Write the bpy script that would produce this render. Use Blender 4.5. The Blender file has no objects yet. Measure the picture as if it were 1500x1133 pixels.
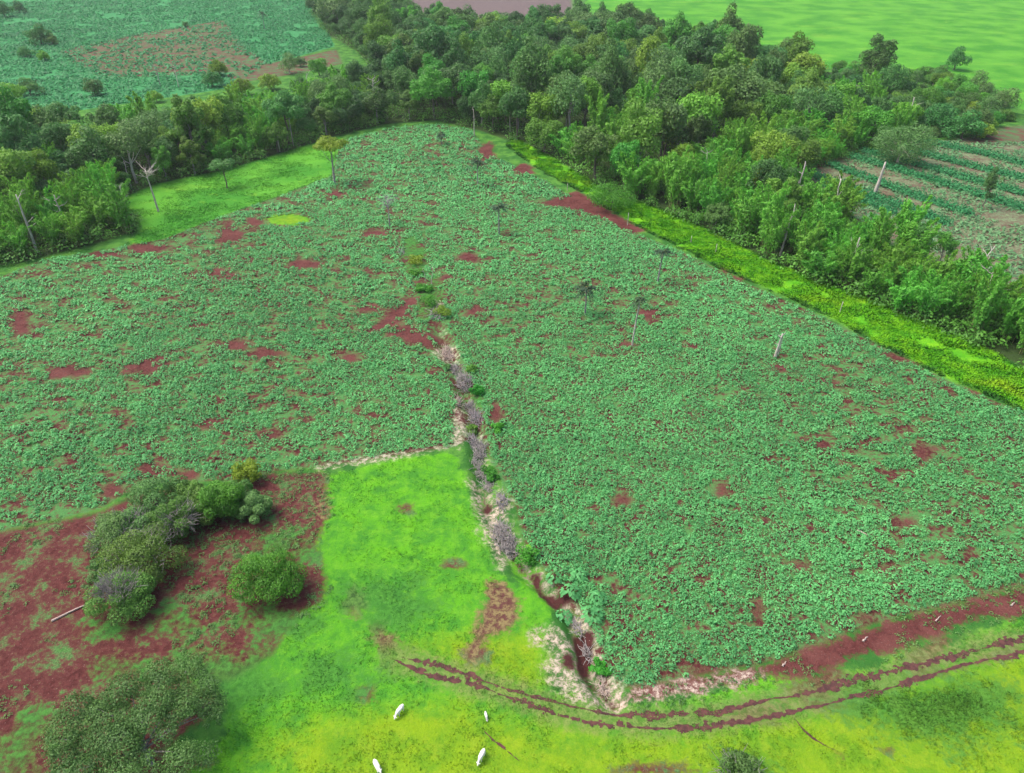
import bpy, bmesh, math, random
import numpy as np
from mathutils import Vector

rnd = random.Random(7)
R = np.random.default_rng(11)
scn = bpy.context.scene
COL = scn.collection
# ------------------------------------------------------------------ camera
CAM_H, PITCH, FPX, W0, H0 = 85.0, math.radians(34.0), 1071.0, 1500.0, 1133.0
cam_d = bpy.data.cameras.new('camera'); cam = bpy.data.objects.new('camera', cam_d); COL.objects.link(cam)
cam.location = (0, 0, CAM_H); cam.rotation_euler = (math.pi/2 - PITCH, 0, 0)
cam_d.sensor_width = 36; cam_d.lens = 36*FPX/W0; cam_d.clip_start = 0.5; cam_d.clip_end = 20000
scn.camera = cam
cP, sP = math.cos(PITCH), math.sin(PITCH)

def at(px, py, z=0.0):
    """where the sight line through a point of the photograph meets height z"""
    u = (px - W0/2)/FPX; v = (py - H0/2)/FPX
    dx, dy, dz = u, cP - v*sP, -sP - v*cP
    t = (z - CAM_H)/dz
    return (dx*t, dy*t)

def polyw(pts):
    return np.array([at(*p) for p in pts])

def ellw(cx, cy, rx, ry, n=18, rot=0):
    a = np.linspace(0, 2*math.pi, n, endpoint=False); g = random.Random(int(cx*31+cy)); kk = [g.uniform(.55, 1.25) for _ in range(n)]
    return polyw([(cx + k*(rx*math.cos(t)*math.cos(rot) - ry*math.sin(t)*math.sin(rot)),
                   cy + k*(rx*math.cos(t)*math.sin(rot) + ry*math.sin(t)*math.cos(rot))) for t, k in zip(a, kk)])

def to_px(x, y, z=0.0):
    dy, dz = y, z - CAM_H
    depth = dy*cP - dz*sP
    up = dy*sP + dz*cP
    return W0/2 + FPX*x/depth, H0/2 - FPX*up/depth

# ------------------------------------------------------------------ maths
def hash2(ix, iy, seed):
    h = (ix.astype(np.int64)*374761393 + iy.astype(np.int64)*668265263 + seed*982451653) & 0x7fffffff
    h = ((h ^ (h >> 13))*1274126177) & 0x7fffffff
    return ((h ^ (h >> 16)) & 0xffff)/65535.0

def vnoise(x, y, scale, seed=0):
    x = np.asarray(x)/scale; y = np.asarray(y)/scale
    ix = np.floor(x); iy = np.floor(y); fx = x-ix; fy = y-iy
    fx = fx*fx*(3-2*fx); fy = fy*fy*(3-2*fy)
    a = hash2(ix, iy, seed); b = hash2(ix+1, iy, seed); c = hash2(ix, iy+1, seed); d = hash2(ix+1, iy+1, seed)
    return (a*(1-fx)+b*fx)*(1-fy) + (c*(1-fx)+d*fx)*fy

def fbm(x, y, scale, seed=0):
    return 0.55*vnoise(x, y, scale, seed) + 0.3*vnoise(x, y, scale/2.1, seed+1) + 0.15*vnoise(x, y, scale/4.3, seed+2)

def segdist(px, py, a, b):
    ax, ay = a; bx, by = b
    dx, dy = bx-ax, by-ay
    L = dx*dx+dy*dy + 1e-9
    t = np.clip(((px-ax)*dx + (py-ay)*dy)/L, 0, 1)
    return np.hypot(px-ax-t*dx, py-ay-t*dy)

def sdf(px, py, poly, lim=14.0):
    """signed distance in metres, positive inside, clamped"""
    out = np.full(px.shape, -lim)
    lo = poly.min(0)-lim; hi = poly.max(0)+lim
    m = (px > lo[0]) & (px < hi[0]) & (py > lo[1]) & (py < hi[1])
    if not m.any(): return out
    x = px[m]; y = py[m]
    d = np.full(x.shape, 1e9); ins = np.zeros(x.shape, bool)
    n = len(poly)
    for i in range(n):
        a, b = poly[i], poly[(i+1) % n]
        d = np.minimum(d, segdist(x, y, a, b))
        c = (a[1] > y) != (b[1] > y)
        xi = a[0] + (y-a[1])*(b[0]-a[0])/(b[1]-a[1]+1e-12)
        ins ^= c & (x < xi)
    out[m] = np.clip(np.where(ins, d, -d), -lim, lim)
    return out

def sdf_any(px, py, polys):
    o = np.full(px.shape, -14.0)
    for p in polys: o = np.maximum(o, sdf(px, py, p))
    return o

# ------------------------------------------------------------------ layout of the land (metres on the ground)
CROP = polyw([(-260,470),(0,408),(60,384),(130,373),(240,352),(330,316),(400,291),(485,258),(500,205),(570,187),(640,181),
    (690,190),(715,225),(800,266),(905,330),(1000,368),(1060,398),(1200,460),(1300,512),(1400,566),(1500,607),(1700,690),(1700,790),
    (1500,860),(1400,885),(1300,909),(1200,943),(1120,972),(1020,990),(930,1008),(885,1003),(868,960),(850,900),(822,880),(800,835),(770,800),(755,740),
    (735,700),(712,655),(690,640),(664,652),(560,668),(480,680),(420,686),(340,702),(205,705),(150,742),(80,760),(0,777),(-260,820)])
BARE = [polyw([(795,298),(850,279),(885,290),(945,335),(928,343),(880,322),(830,312)]), ellw(952,457,22,11), ellw(605,492,46,13,rot=.25),
    polyw([(525,492),(560,470),(585,440),(612,438),(600,465),(560,484)]), ellw(540,452,24,7), ellw(725,606,10,15), ellw(335,343,20,17), ellw(372,327,13,6),
    ellw(214,366,38,8), ellw(155,376,32,6), ellw(686,381,15,8), ellw(655,410,14,6), ellw(218,534,44,14,rot=-.25), ellw(105,546,34,9,rot=-.1), ellw(347,506,22,8),
    ellw(302,618,28,8,rot=-.15), ellw(392,636,20,9), polyw([(200,690),(215,672),(240,682),(262,690),(290,687),(285,698),(250,705),(225,700)]), ellw(165,717,20,9),
    ellw(512,524,13,6), ellw(1352,664,18,12,rot=-.6), ellw(1110,892,9,18), ellw(1060,718,9,8), ellw(912,731,12,8), ellw(1140,540,16,7), ellw(1322,768,16,6),
    ellw(1300,835,14,5), ellw(495,285,16,6), ellw(390,520,22,10), ellw(320,405,28,10), ellw(450,390,24,8), ellw(575,340,12,5), ellw(545,345,18,6), ellw(765,250,16,8),
    ellw(715,222,14,14), ellw(1020,505,18,5), ellw(905,508,22,6), ellw(30,470,14,25), ellw(1030,980,22,10), ellw(1170,830,14,5), ellw(695,455,14,12),
    ellw(1270,905,10,5), ellw(1210,560,26,5,rot=.3), ellw(1080,400,25,8,rot=.4), ellw(1430,575,26,6,rot=.4), ellw(1320,525,26,6,rot=.4)]
YPATCH = [ellw(608,378,18,30), ellw(630,440,22,26), ellw(690,585,12,14)]
GULLYGRASS = polyw([(745,800),(775,795),(792,845),(812,880),(808,925),(770,930),(758,870)])
QUAD = polyw([(478,694),(560,676),(650,660),(668,668),(685,705),(705,760),(728,822),(722,842),(735,850),(700,960),(640,970),(560,930),(520,880),(450,860),(455,790),(470,740)])
PAST = polyw([(-300,1300),(-60,1240),(60,1170),(180,1160),(330,1080),(330,1000),(400,950),(380,905),(450,885),(480,830),(455,760),(470,700),(500,690),(655,668),(700,740),(740,840),
    (770,860),(805,920),(800,1000),(880,1030),(1010,1025),(1130,985),(1190,1000),(1310,965),(1500,905),(1800,830),(1800,1500),(700,1700),(-300,1700)])
YELL = [polyw([(420,1160),(450,1060),(560,1040),(660,1030),(800,1062),(960,1075),(1060,1068),(1180,1040),(1330,1000),(1500,960),(1800,880),(1800,1400),(400,1400)]),
        polyw([(600,940),(690,985),(780,1010),(800,1000),(790,940),(740,920)]), ellw(430,1100,45,40), ellw(420,322,26,8)]
YP2 = [ellw(420,322,36,11)]
DGRASS = [polyw([(1200,1020),(1330,1000),(1420,990),(1480,1010),(1500,1060),(1400,1090),(1300,1075)]), ellw(1085,1130,50,30), ellw(500,985,60,40), ellw(560,880,70,50), ellw(420,800,45,30), ellw(410,905,55,25), ellw(260,910,38,16), ellw(160,920,30,10), ellw(340,1000,80,70), ellw(175,975,38,14), ellw(50,1080,40,40), ellw(30,1110,40,45)]
SOILL = polyw([(-300,840),(0,779),(80,764),(150,748),(200,720),(340,708),(400,690),(478,690),(478,760),(462,800),(480,850),(470,880),(430,905),(400,960),(330,1000),(330,1040),(150,1150),(60,1180),(-60,1250),(-300,1300)])
SOILR = [polyw([(905,1030),(925,1012),(1020,994),(1120,976),(1200,947),(1300,913),(1400,889),(1500,864),(1720,790),(1720,850),(1500,905),(1440,905),(1390,922),(1300,952),(1230,970),(1190,990),(1120,985),(1010,1012)]),
         ellw(536,1015,14,14), ellw(592,742,12,9), ellw(665,825,18,8), ellw(950,1128,60,10), polyw([(1150,1010),(1225,975),(1240,990),(1215,1012),(1240,1035),(1190,1040)]),
         polyw([(1330,960),(1380,930),(1400,940),(1360,985),(1500,945),(1500,955),(1340,1000)]), polyw([(1060,1060),(1075,1035),(1150,1025),(1165,1045),(1100,1060)]), ellw(230,1120,70,30), ellw(700,960,20,12),
         ellw(1230,1110,10,5), ellw(1300,1100,8,5)]
DRY = [polyw([(718,850),(745,848),(762,905),(755,920),(715,935),(692,960),(686,950),(700,905)]), ellw(560,930,30,18,rot=.4), ellw(520,880,14,26), ellw(475,735,10,22)]
PALE = [polyw([(666,595),(676,592),(680,625),(676,650),(666,648)]), polyw([(690,700),(705,705),(712,735),(735,720),(748,735),(742,765),(745,800),(735,835),(722,820),(712,785),(698,740)]),
        polyw([(780,925),(812,915),(842,938),(850,980),(870,1005),(905,1022),(890,1036),(840,1022),(805,1005),(798,975),(815,955),(788,940)]), polyw([(470,684),(560,669),(650,653),(650,650),(560,665),(470,680)]),
        polyw([(905,1030),(925,1016),(1020,1000),(1080,985),(1115,985),(1010,1014)]), ellw(655,515,16,12), ellw(640,450,10,8)]
HOLE = [ellw(714,738,9,9), polyw([(776,830),(790,838),(800,862),(815,868),(830,850),(842,856),(838,880),(818,888),(800,878),(784,856)]), polyw([(838,920),(866,925),(868,960),(862,985),(878,1000),(868,1008),(848,985),(842,950)]), ellw(832,965,10,14)]
STRIP = polyw([(742,212),(752,203),(790,222),(850,256),(900,290),(950,300),(1040,336),(1130,382),(1230,420),(1330,455),(1400,492),(1450,516),(1500,545),(1700,640),(1700,690),(1500,603),(1400,560),(1300,508),(1200,452),(1060,392),(1000,362),(930,327),(860,285),(790,248)])
LEFTGRASS = polyw([(150,296),(215,272),(330,246),(430,216),(497,200),(500,205),(488,255),(400,289),(335,314),(265,348),(190,362),(205,330)])
MEAD = polyw([(830,22),(880,-10),(900,-60),(1800,-60),(2100,200),(1560,186),(1450,140),(1350,110),(1200,100),(1050,70),(960,50)])
FARPALE = polyw([(585,-30),(590,30),(840,35),(835,-30)])
FARSOIL = [polyw([(85,75),(200,50),(330,28),(350,60),(400,100),(300,110),(150,115)]), polyw([(325,112),(400,92),(492,72),(500,92),(430,108),(345,122)]), ellw(118,86,18,10)]
FARCROP = [polyw([(-400,-60),(440,-60),(470,20),(490,68),(400,92),(330,130),(0,180),(-400,200)])]
RFIELD = polyw([(1155,262),(1240,226),(1330,205),(1400,205),(1500,185),(1800,190),(1800,560),(1500,440),(1440,428),(1380,395),(1300,350),(1210,300)])
RSOIL = [polyw([(1410,210),(1470,185),(1560,180),(1560,205),(1470,210)]), ellw(1284,287,28,9), ellw(1200,238,36,7,rot=-.2)]
WL = polyw([(-260,440),(0,392),(60,380),(130,362),(200,342),(205,318),(165,296),(230,268),(330,246),(430,216),(500,196),(560,182),(560,132),(520,128),(455,158),(330,188),(200,208),(0,222),(-260,240)])
WM = polyw([(560,182),(640,176),(700,192),(742,206),(800,228),(860,262),(900,288),(940,293),(1230,200),(1210,140),(1130,108),(1040,85),(960,62),(880,48),(800,58),(700,56),(620,45),(540,22),(455,20),(480,50),(525,75),(545,100),(560,128)])
WR = polyw([(940,295),(1040,336),(1120,375),(1200,412),(1290,446),(1380,488),(1450,516),(1560,568),(1700,610),(1700,520),(1560,480),(1500,468),(1440,447),(1390,420),(1330,378),(1270,338),(1200,303),(1162,278),(1180,250),(1250,226),(1320,212),(1345,190),(1290,165),(1210,140),(1100,200)])
SCRUB = polyw([(1210,100),(1300,112),(1380,118),(1440,140),(1490,170),(1440,200),(1345,205),(1250,170)])
GULLY = [at(*p) for p in [(640,480),(658,515),(675,560),(690,600),(700,650),(703,690),(714,737),(738,785),(765,828),(800,862),(838,905),(852,940),(866,985),(900,1028)]]

def gully_d(x, y):
    d = np.full(x.shape, 1e9)
    for a, b in zip(GULLY[:-1], GULLY[1:]): d = np.minimum(d, segdist(x, y, a, b))
    return d

def height(x, y):
    x = np.asarray(x, float); y = np.asarray(y, float)
    h = 1.6*(vnoise(x, y, 95, 5)-.5) + 0.5*(vnoise(x, y, 33, 9)-.5)
    h = h*np.clip((np.hypot(x, y)-40)/60, 0, 1)
    lift = np.clip((y-520)/1500, 0, 1); h = h + 26*lift*lift
    d = gully_d(x, y); w = 1.5 + 1.6*vnoise(x, y, 5, 21)
    k = np.clip(1-d/w, 0, 1); h = h - (0.5+2.2*vnoise(x, y, 9, 22))*np.clip(1.35-y/190, .35, 1)*k*k*(3-2*k)
    return h

def hz(x, y): return float(height(np.array([x]), np.array([y]))[0])
def base(px, py):
    x, y = at(px, py); z = hz(x, y); x, y = at(px, py, z); return Vector((x, y, hz(x, y)))

# ------------------------------------------------------------------ mesh helpers
def mk(name, V, F, mat, parent=None, tint=None, smooth=False, attrs=None, link=True):
    me = bpy.data.meshes.new(name)
    V = np.asarray(V, np.float32); F = np.asarray(F, np.int32)
    k = F.shape[1]
    me.vertices.add(len(V)); me.vertices.foreach_set('co', V.ravel())
    me.loops.add(F.size); me.loops.foreach_set('vertex_index', F.ravel())
    me.polygons.add(len(F)); me.polygons.foreach_set('loop_start', np.arange(0, F.size, k, dtype=np.int32))
    me.polygons.foreach_set('loop_total', np.full(len(F), k, np.int32))
    if smooth: me.polygons.foreach_set('use_smooth', np.ones(len(F), bool))
    if tint is not None:
        a = me.attributes.new('tint', 'FLOAT', 'FACE'); a.data.foreach_set('value', np.asarray(tint, np.float32))
    for n, v in (attrs or {}).items():
        a = me.attributes.new(n, 'FLOAT', 'POINT'); a.data.foreach_set('value', np.asarray(v, np.float32))
    me.update(); me.validate()
    me.materials.append(mat)
    o = bpy.data.objects.new(name, me); COL.objects.link(o)
    if parent: o.parent = parent
    return o

def tag(o, label=None, cat=None, group=None, kind=None):
    if label: o['label'] = label
    if cat: o['category'] = cat
    if group: o['group'] = group
    if kind: o['kind'] = kind
    return o

def thing(name, loc, label, cat, group=None, rz=0):
    o = bpy.data.objects.new(name, None); COL.objects.link(o); o.empty_display_size = .5
    o.location = loc; o.rotation_euler = (0, 0, rz)
    return tag(o, label, cat, group)

def copy_tree(src, loc, rz, sc, label, cat, group):
    r = src.copy(); COL.objects.link(r); r.location = loc; r.rotation_euler = (0, 0, rz); r.scale = sc
    for k in ('label', 'category', 'group'):
        if k in r: del r[k]
    tag(r, label, cat, group)
    for ch in src.children:
        c = ch.copy(); COL.objects.link(c); c.parent = r
    return r

def norm(v): return v/np.maximum(np.linalg.norm(v, axis=-1, keepdims=True), 1e-9)

def leaves(P, N, size, aspect=.55, droop=None, axis=None):
    """rhombic leaf faces at P with normals N"""
    n = len(P)
    N = norm(N)
    a = R.normal(size=(n, 3)) if axis is None else axis
    U = norm(a - (a*N).sum(1, keepdims=True)*N)
    Wd = np.cross(N, U)
    s = (np.ones(n)*size)[:, None] if np.ndim(size) == 0 else np.asarray(size)[:, None]
    V = np.stack([P-U*s*.5, P+Wd*s*aspect*.5-N*s*.08, P+U*s*.5, P-Wd*s*aspect*.5-N*s*.08], 1).reshape(-1, 3)
    return V, np.arange(4*n).reshape(n, 4)

class Tubes:
    def __init__(s): s.V = []; s.F = []; s.n = 0
    def add(s, pts, radii, k=6):
        pts = np.asarray(pts, float); m = len(pts)
        for i in range(m):
            t = pts[min(i+1, m-1)]-pts[max(i-1, 0)]; t = t/(np.linalg.norm(t)+1e-9)
            a = np.cross(t, (0, 0, 1) if abs(t[2]) < .9 else (1, 0, 0)); a /= np.linalg.norm(a)+1e-9; b = np.cross(t, a)
            for j in range(k):
                th = 2*math.pi*j/k
                s.V.append(pts[i]+radii[i]*(a*math.cos(th)+b*math.sin(th)))
        for i in range(m-1):
            for j in range(k):
                s.F.append((s.n+i*k+j, s.n+i*k+(j+1) % k, s.n+(i+1)*k+(j+1) % k, s.n+(i+1)*k+j))
        # end cap as a small fan of quads
        e = s.n+(m-1)*k
        for j in range(1, k-1, 2): s.F.append((e, e+j, e+j+1, e+min(j+2, k-1)) if j+2 <= k-1 else (e, e+j, e+j+1, e+j+1))
        s.n += m*k
    def build(s, name, mat, parent=None):
        F = [f for f in s.F if len(set(f)) == 4]
        return mk(name, s.V, F, mat, parent, smooth=True)

def wig(a, b, n, amp, rr=None):
    a = np.asarray(a, float); b = np.asarray(b, float); t = np.linspace(0, 1, n)[:, None]
    p = a*(1-t)+b*t
    p[1:-1] += R.normal(size=(max(n-2, 0), 3))*amp
    return p

# ------------------------------------------------------------------ materials
def M(name):
    m = bpy.data.materials.new(name); m.use_nodes = True
    nt = m.node_tree; nt.nodes.clear()
    return m, nt
def nd(nt, t, **kw):
    n = nt.nodes.new(t)
    for k, v in kw.items(): setattr(n, k, v)
    return n
def lk(nt, a, b): nt.links.new(a, b)
def mixc(nt, fac, a, b, blend='MIX'):
    n = nd(nt, 'ShaderNodeMix', data_type='RGBA', blend_type=blend, clamp_factor=True)
    for sock, v in ((n.inputs[0], fac), (n.inputs[6], a), (n.inputs[7], b)):
        if hasattr(v, 'links'): lk(nt, v, sock)
        elif isinstance(v, tuple): sock.default_value = (*v, 1)
        else: sock.default_value = v
    return n.outputs[2]
def mth(nt, op, a, b=0.0, c=0.0, clamp=False):
    n = nd(nt, 'ShaderNodeMath', operation=op, use_clamp=clamp)
    for sock, v in zip(n.inputs, (a, b, c)):
        if hasattr(v, 'links'): lk(nt, v, sock)
        else: sock.default_value = v
    return n.outputs[0]
def sstep(nt, v, lo, hi):
    n = nd(nt, 'ShaderNodeMapRange', interpolation_type='SMOOTHSTEP'); lk(nt, v, n.inputs[0])
    n.inputs[1].default_value = lo; n.inputs[2].default_value = hi
    return n.outputs[0]
def noise(nt, vec, scale, detail=4, rough=.6, dist=0):
    n = nd(nt, 'ShaderNodeTexNoise'); n.inputs['Scale'].default_value = scale; n.inputs['Detail'].default_value = detail
    n.inputs['Roughness'].default_value = rough; n.inputs['Distortion'].default_value = dist
    if vec is not None: lk(nt, vec, n.inputs['Vector'])
    return n.outputs[0]

def leaf_mat(name, dark, light, trans=.25, var=.5, rough=.55):
    m, nt = M(name)
    at_ = nd(nt, 'ShaderNodeAttribute', attribute_name='tint'); oi = nd(nt, 'ShaderNodeObjectInfo')
    f = mth(nt, 'ADD', mth(nt, 'MULTIPLY', at_.outputs['Fac'], 1-var*.5), mth(nt, 'MULTIPLY', mth(nt, 'SUBTRACT', oi.outputs['Random'], .5), var), clamp=True)
    c = mixc(nt, f, dark, light)
    r2 = mth(nt, 'FRACT', mth(nt, 'MULTIPLY', oi.outputs['Random'], 17.31))
    hs = nd(nt, 'ShaderNodeHueSaturation'); lk(nt, c, hs.inputs['Color'])
    lk(nt, mth(nt, 'MULTIPLY_ADD', r2, .06*var*2, .5-.03*var*2), hs.inputs['Hue'])
    lk(nt, mth(nt, 'MULTIPLY_ADD', r2, .25*var*2, 1-.12*var*2), hs.inputs['Value'])
    p = nd(nt, 'ShaderNodeBsdfPrincipled'); lk(nt, hs.outputs[0], p.inputs['Base Color']); p.inputs['Roughness'].default_value = rough
    p.inputs['Specular IOR Level'].default_value = .3
    t = nd(nt, 'ShaderNodeBsdfTranslucent'); lk(nt, hs.outputs[0], t.inputs[0])
    mx = nd(nt, 'ShaderNodeMixShader'); mx.inputs[0].default_value = trans
    lk(nt, p.outputs[0], mx.inputs[1]); lk(nt, t.outputs[0], mx.inputs[2])
    o = nd(nt, 'ShaderNodeOutputMaterial'); lk(nt, mx.outputs[0], o.inputs[0])
    return m

def bark_mat(name, c1, c2, scale=3.0):
    m, nt = M(name)
    tc = nd(nt, 'ShaderNodeTexCoord')
    mp = nd(nt, 'ShaderNodeMapping'); mp.inputs['Scale'].default_value = (1, 1, .35); lk(nt, tc.outputs['Object'], mp.inputs[0])
    n = noise(nt, mp.outputs[0], scale, 5, .7)
    p = nd(nt, 'ShaderNodeBsdfPrincipled'); lk(nt, mixc(nt, sstep(nt, n, .35, .65), c1, c2), p.inputs['Base Color']); p.inputs['Roughness'].default_value = .9
    b = nd(nt, 'ShaderNodeBump'); b.inputs['Strength'].default_value = .5; lk(nt, n, b.inputs['Height']); lk(nt, b.outputs[0], p.inputs['Normal'])
    o = nd(nt, 'ShaderNodeOutputMaterial'); lk(nt, p.outputs[0], o.inputs[0])
    return m

L_DARK = leaf_mat('leaf_dark', (.045,.13,.032), (.13,.33,.07), trans=.35)
L_MID = leaf_mat('leaf_mid', (.068,.205,.028), (.185,.46,.06), trans=.4)
L_LIGHT = leaf_mat('leaf_light', (.10,.26,.022), (.26,.50,.05), trans=.35)
L_GREY = leaf_mat('leaf_grey', (.055,.150,.035), (.17,.35,.095), var=.25, trans=.3)
L_BAMB = leaf_mat('leaf_bamboo', (.07,.26,.026), (.24,.60,.07), trans=.42, var=.3)
L_PALM = leaf_mat('leaf_palm', (.018,.055,.022), (.05,.12,.05))
L_YEL = leaf_mat('leaf_yellow', (.10,.20,.010), (.28,.40,.025), var=.2)
L_BUSH = leaf_mat('leaf_bush', (.042,.125,.022), (.18,.37,.06), var=.3, trans=.3)
L_BUSHB = leaf_mat('leaf_bush_bright', (.035,.135,.014), (.13,.37,.03), var=.1, trans=.3)
L_BIG = leaf_mat('leaf_big_tree', (.036,.095,.026), (.135,.27,.065), var=.1, trans=.3)
L_CROP = leaf_mat('leaf_crop', (.056,.245,.076), (.155,.53,.170), var=0, trans=.35)
L_CROPF = leaf_mat('leaf_crop_far', (.020,.17,.055), (.065,.36,.12), var=0, trans=.35)
L_UNDER = leaf_mat('leaf_undergrowth', (.04,.15,.02), (.14,.38,.045), var=0, trans=.35)
L_SOFT = leaf_mat('leaf_low_crop', (.07,.20,.075), (.20,.42,.18), var=0, trans=.35)
L_VINE = leaf_mat('leaf_vine', (.03,.17,.015), (.10,.42,.035), var=.3, trans=.35)
B_BROWN = bark_mat('bark_brown', (.07,.055,.045), (.16,.135,.115))
B_PALE = bark_mat('bark_pale', (.30,.27,.23), (.55,.52,.47))
B_GREY = bark_mat('bark_grey', (.15,.135,.14), (.34,.31,.32))
B_TWIG = bark_mat('twig_grey', (.15,.135,.130), (.36,.335,.325), 6)
B_LOG = bark_mat('log_pale', (.28,.21,.18), (.50,.41,.36), 5)

# ------------------------------------------------------------------ ground attributes and material
TRACKP = [at(*p) for p in [(578,962),(635,981),(695,997),(755,1018),(815,1037),(875,1049),(950,1056),(1035,1052),(1115,1039),(1205,1022),(1285,1001),(1375,965),(1460,945),(1570,926)]]
def line_d(x, y, L):
    d = np.full(x.shape, 30.0)
    for a, b in zip(L[:-1], L[1:]): d = np.minimum(d, segdist(x, y, a, b))
    return d
ATTR_N = ['s_rf', 's_worn', 's_crop', 's_past', 's_yell', 's_dark', 's_soil', 's_pale', 's_hole', 's_strip', 's_mead', 's_mauve', 's_fsoil', 's_fcrop', 's_wood', 's_bare', 's_dry']
def ground_attrs(x, y):
    return dict(s_rf=sdf(x, y, RFIELD), s_worn=np.clip(2.1-line_d(x, y, TRACKP), -14, 14), s_crop=np.maximum(sdf(x, y, CROP), sdf(x, y, RFIELD)), s_past=np.maximum(sdf_any(x, y, [PAST]+YP2), np.maximum(sdf(x, y, QUAD), sdf(x, y, GULLYGRASS))), s_yell=sdf_any(x, y, YELL), s_dark=sdf_any(x, y, DGRASS+YPATCH),
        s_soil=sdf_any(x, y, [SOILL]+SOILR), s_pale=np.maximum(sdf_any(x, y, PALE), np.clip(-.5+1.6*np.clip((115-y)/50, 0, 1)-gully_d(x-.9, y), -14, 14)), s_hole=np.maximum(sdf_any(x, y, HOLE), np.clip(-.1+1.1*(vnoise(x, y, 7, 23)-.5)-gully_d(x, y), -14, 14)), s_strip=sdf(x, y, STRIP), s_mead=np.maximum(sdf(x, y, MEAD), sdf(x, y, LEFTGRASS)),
        s_mauve=sdf(x, y, FARPALE), s_fsoil=sdf_any(x, y, FARSOIL+RSOIL), s_fcrop=sdf_any(x, y, FARCROP), s_wood=np.maximum(np.maximum(sdf(x, y, WL), sdf(x, y, WM)), sdf(x, y, WR)), s_dry=sdf_any(x, y, DRY), s_bare=np.minimum(sdf_any(x, y, BARE+[SOILR[0], FARSOIL[1]]), -sdf(x, y, STRIP)-1.0))

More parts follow.
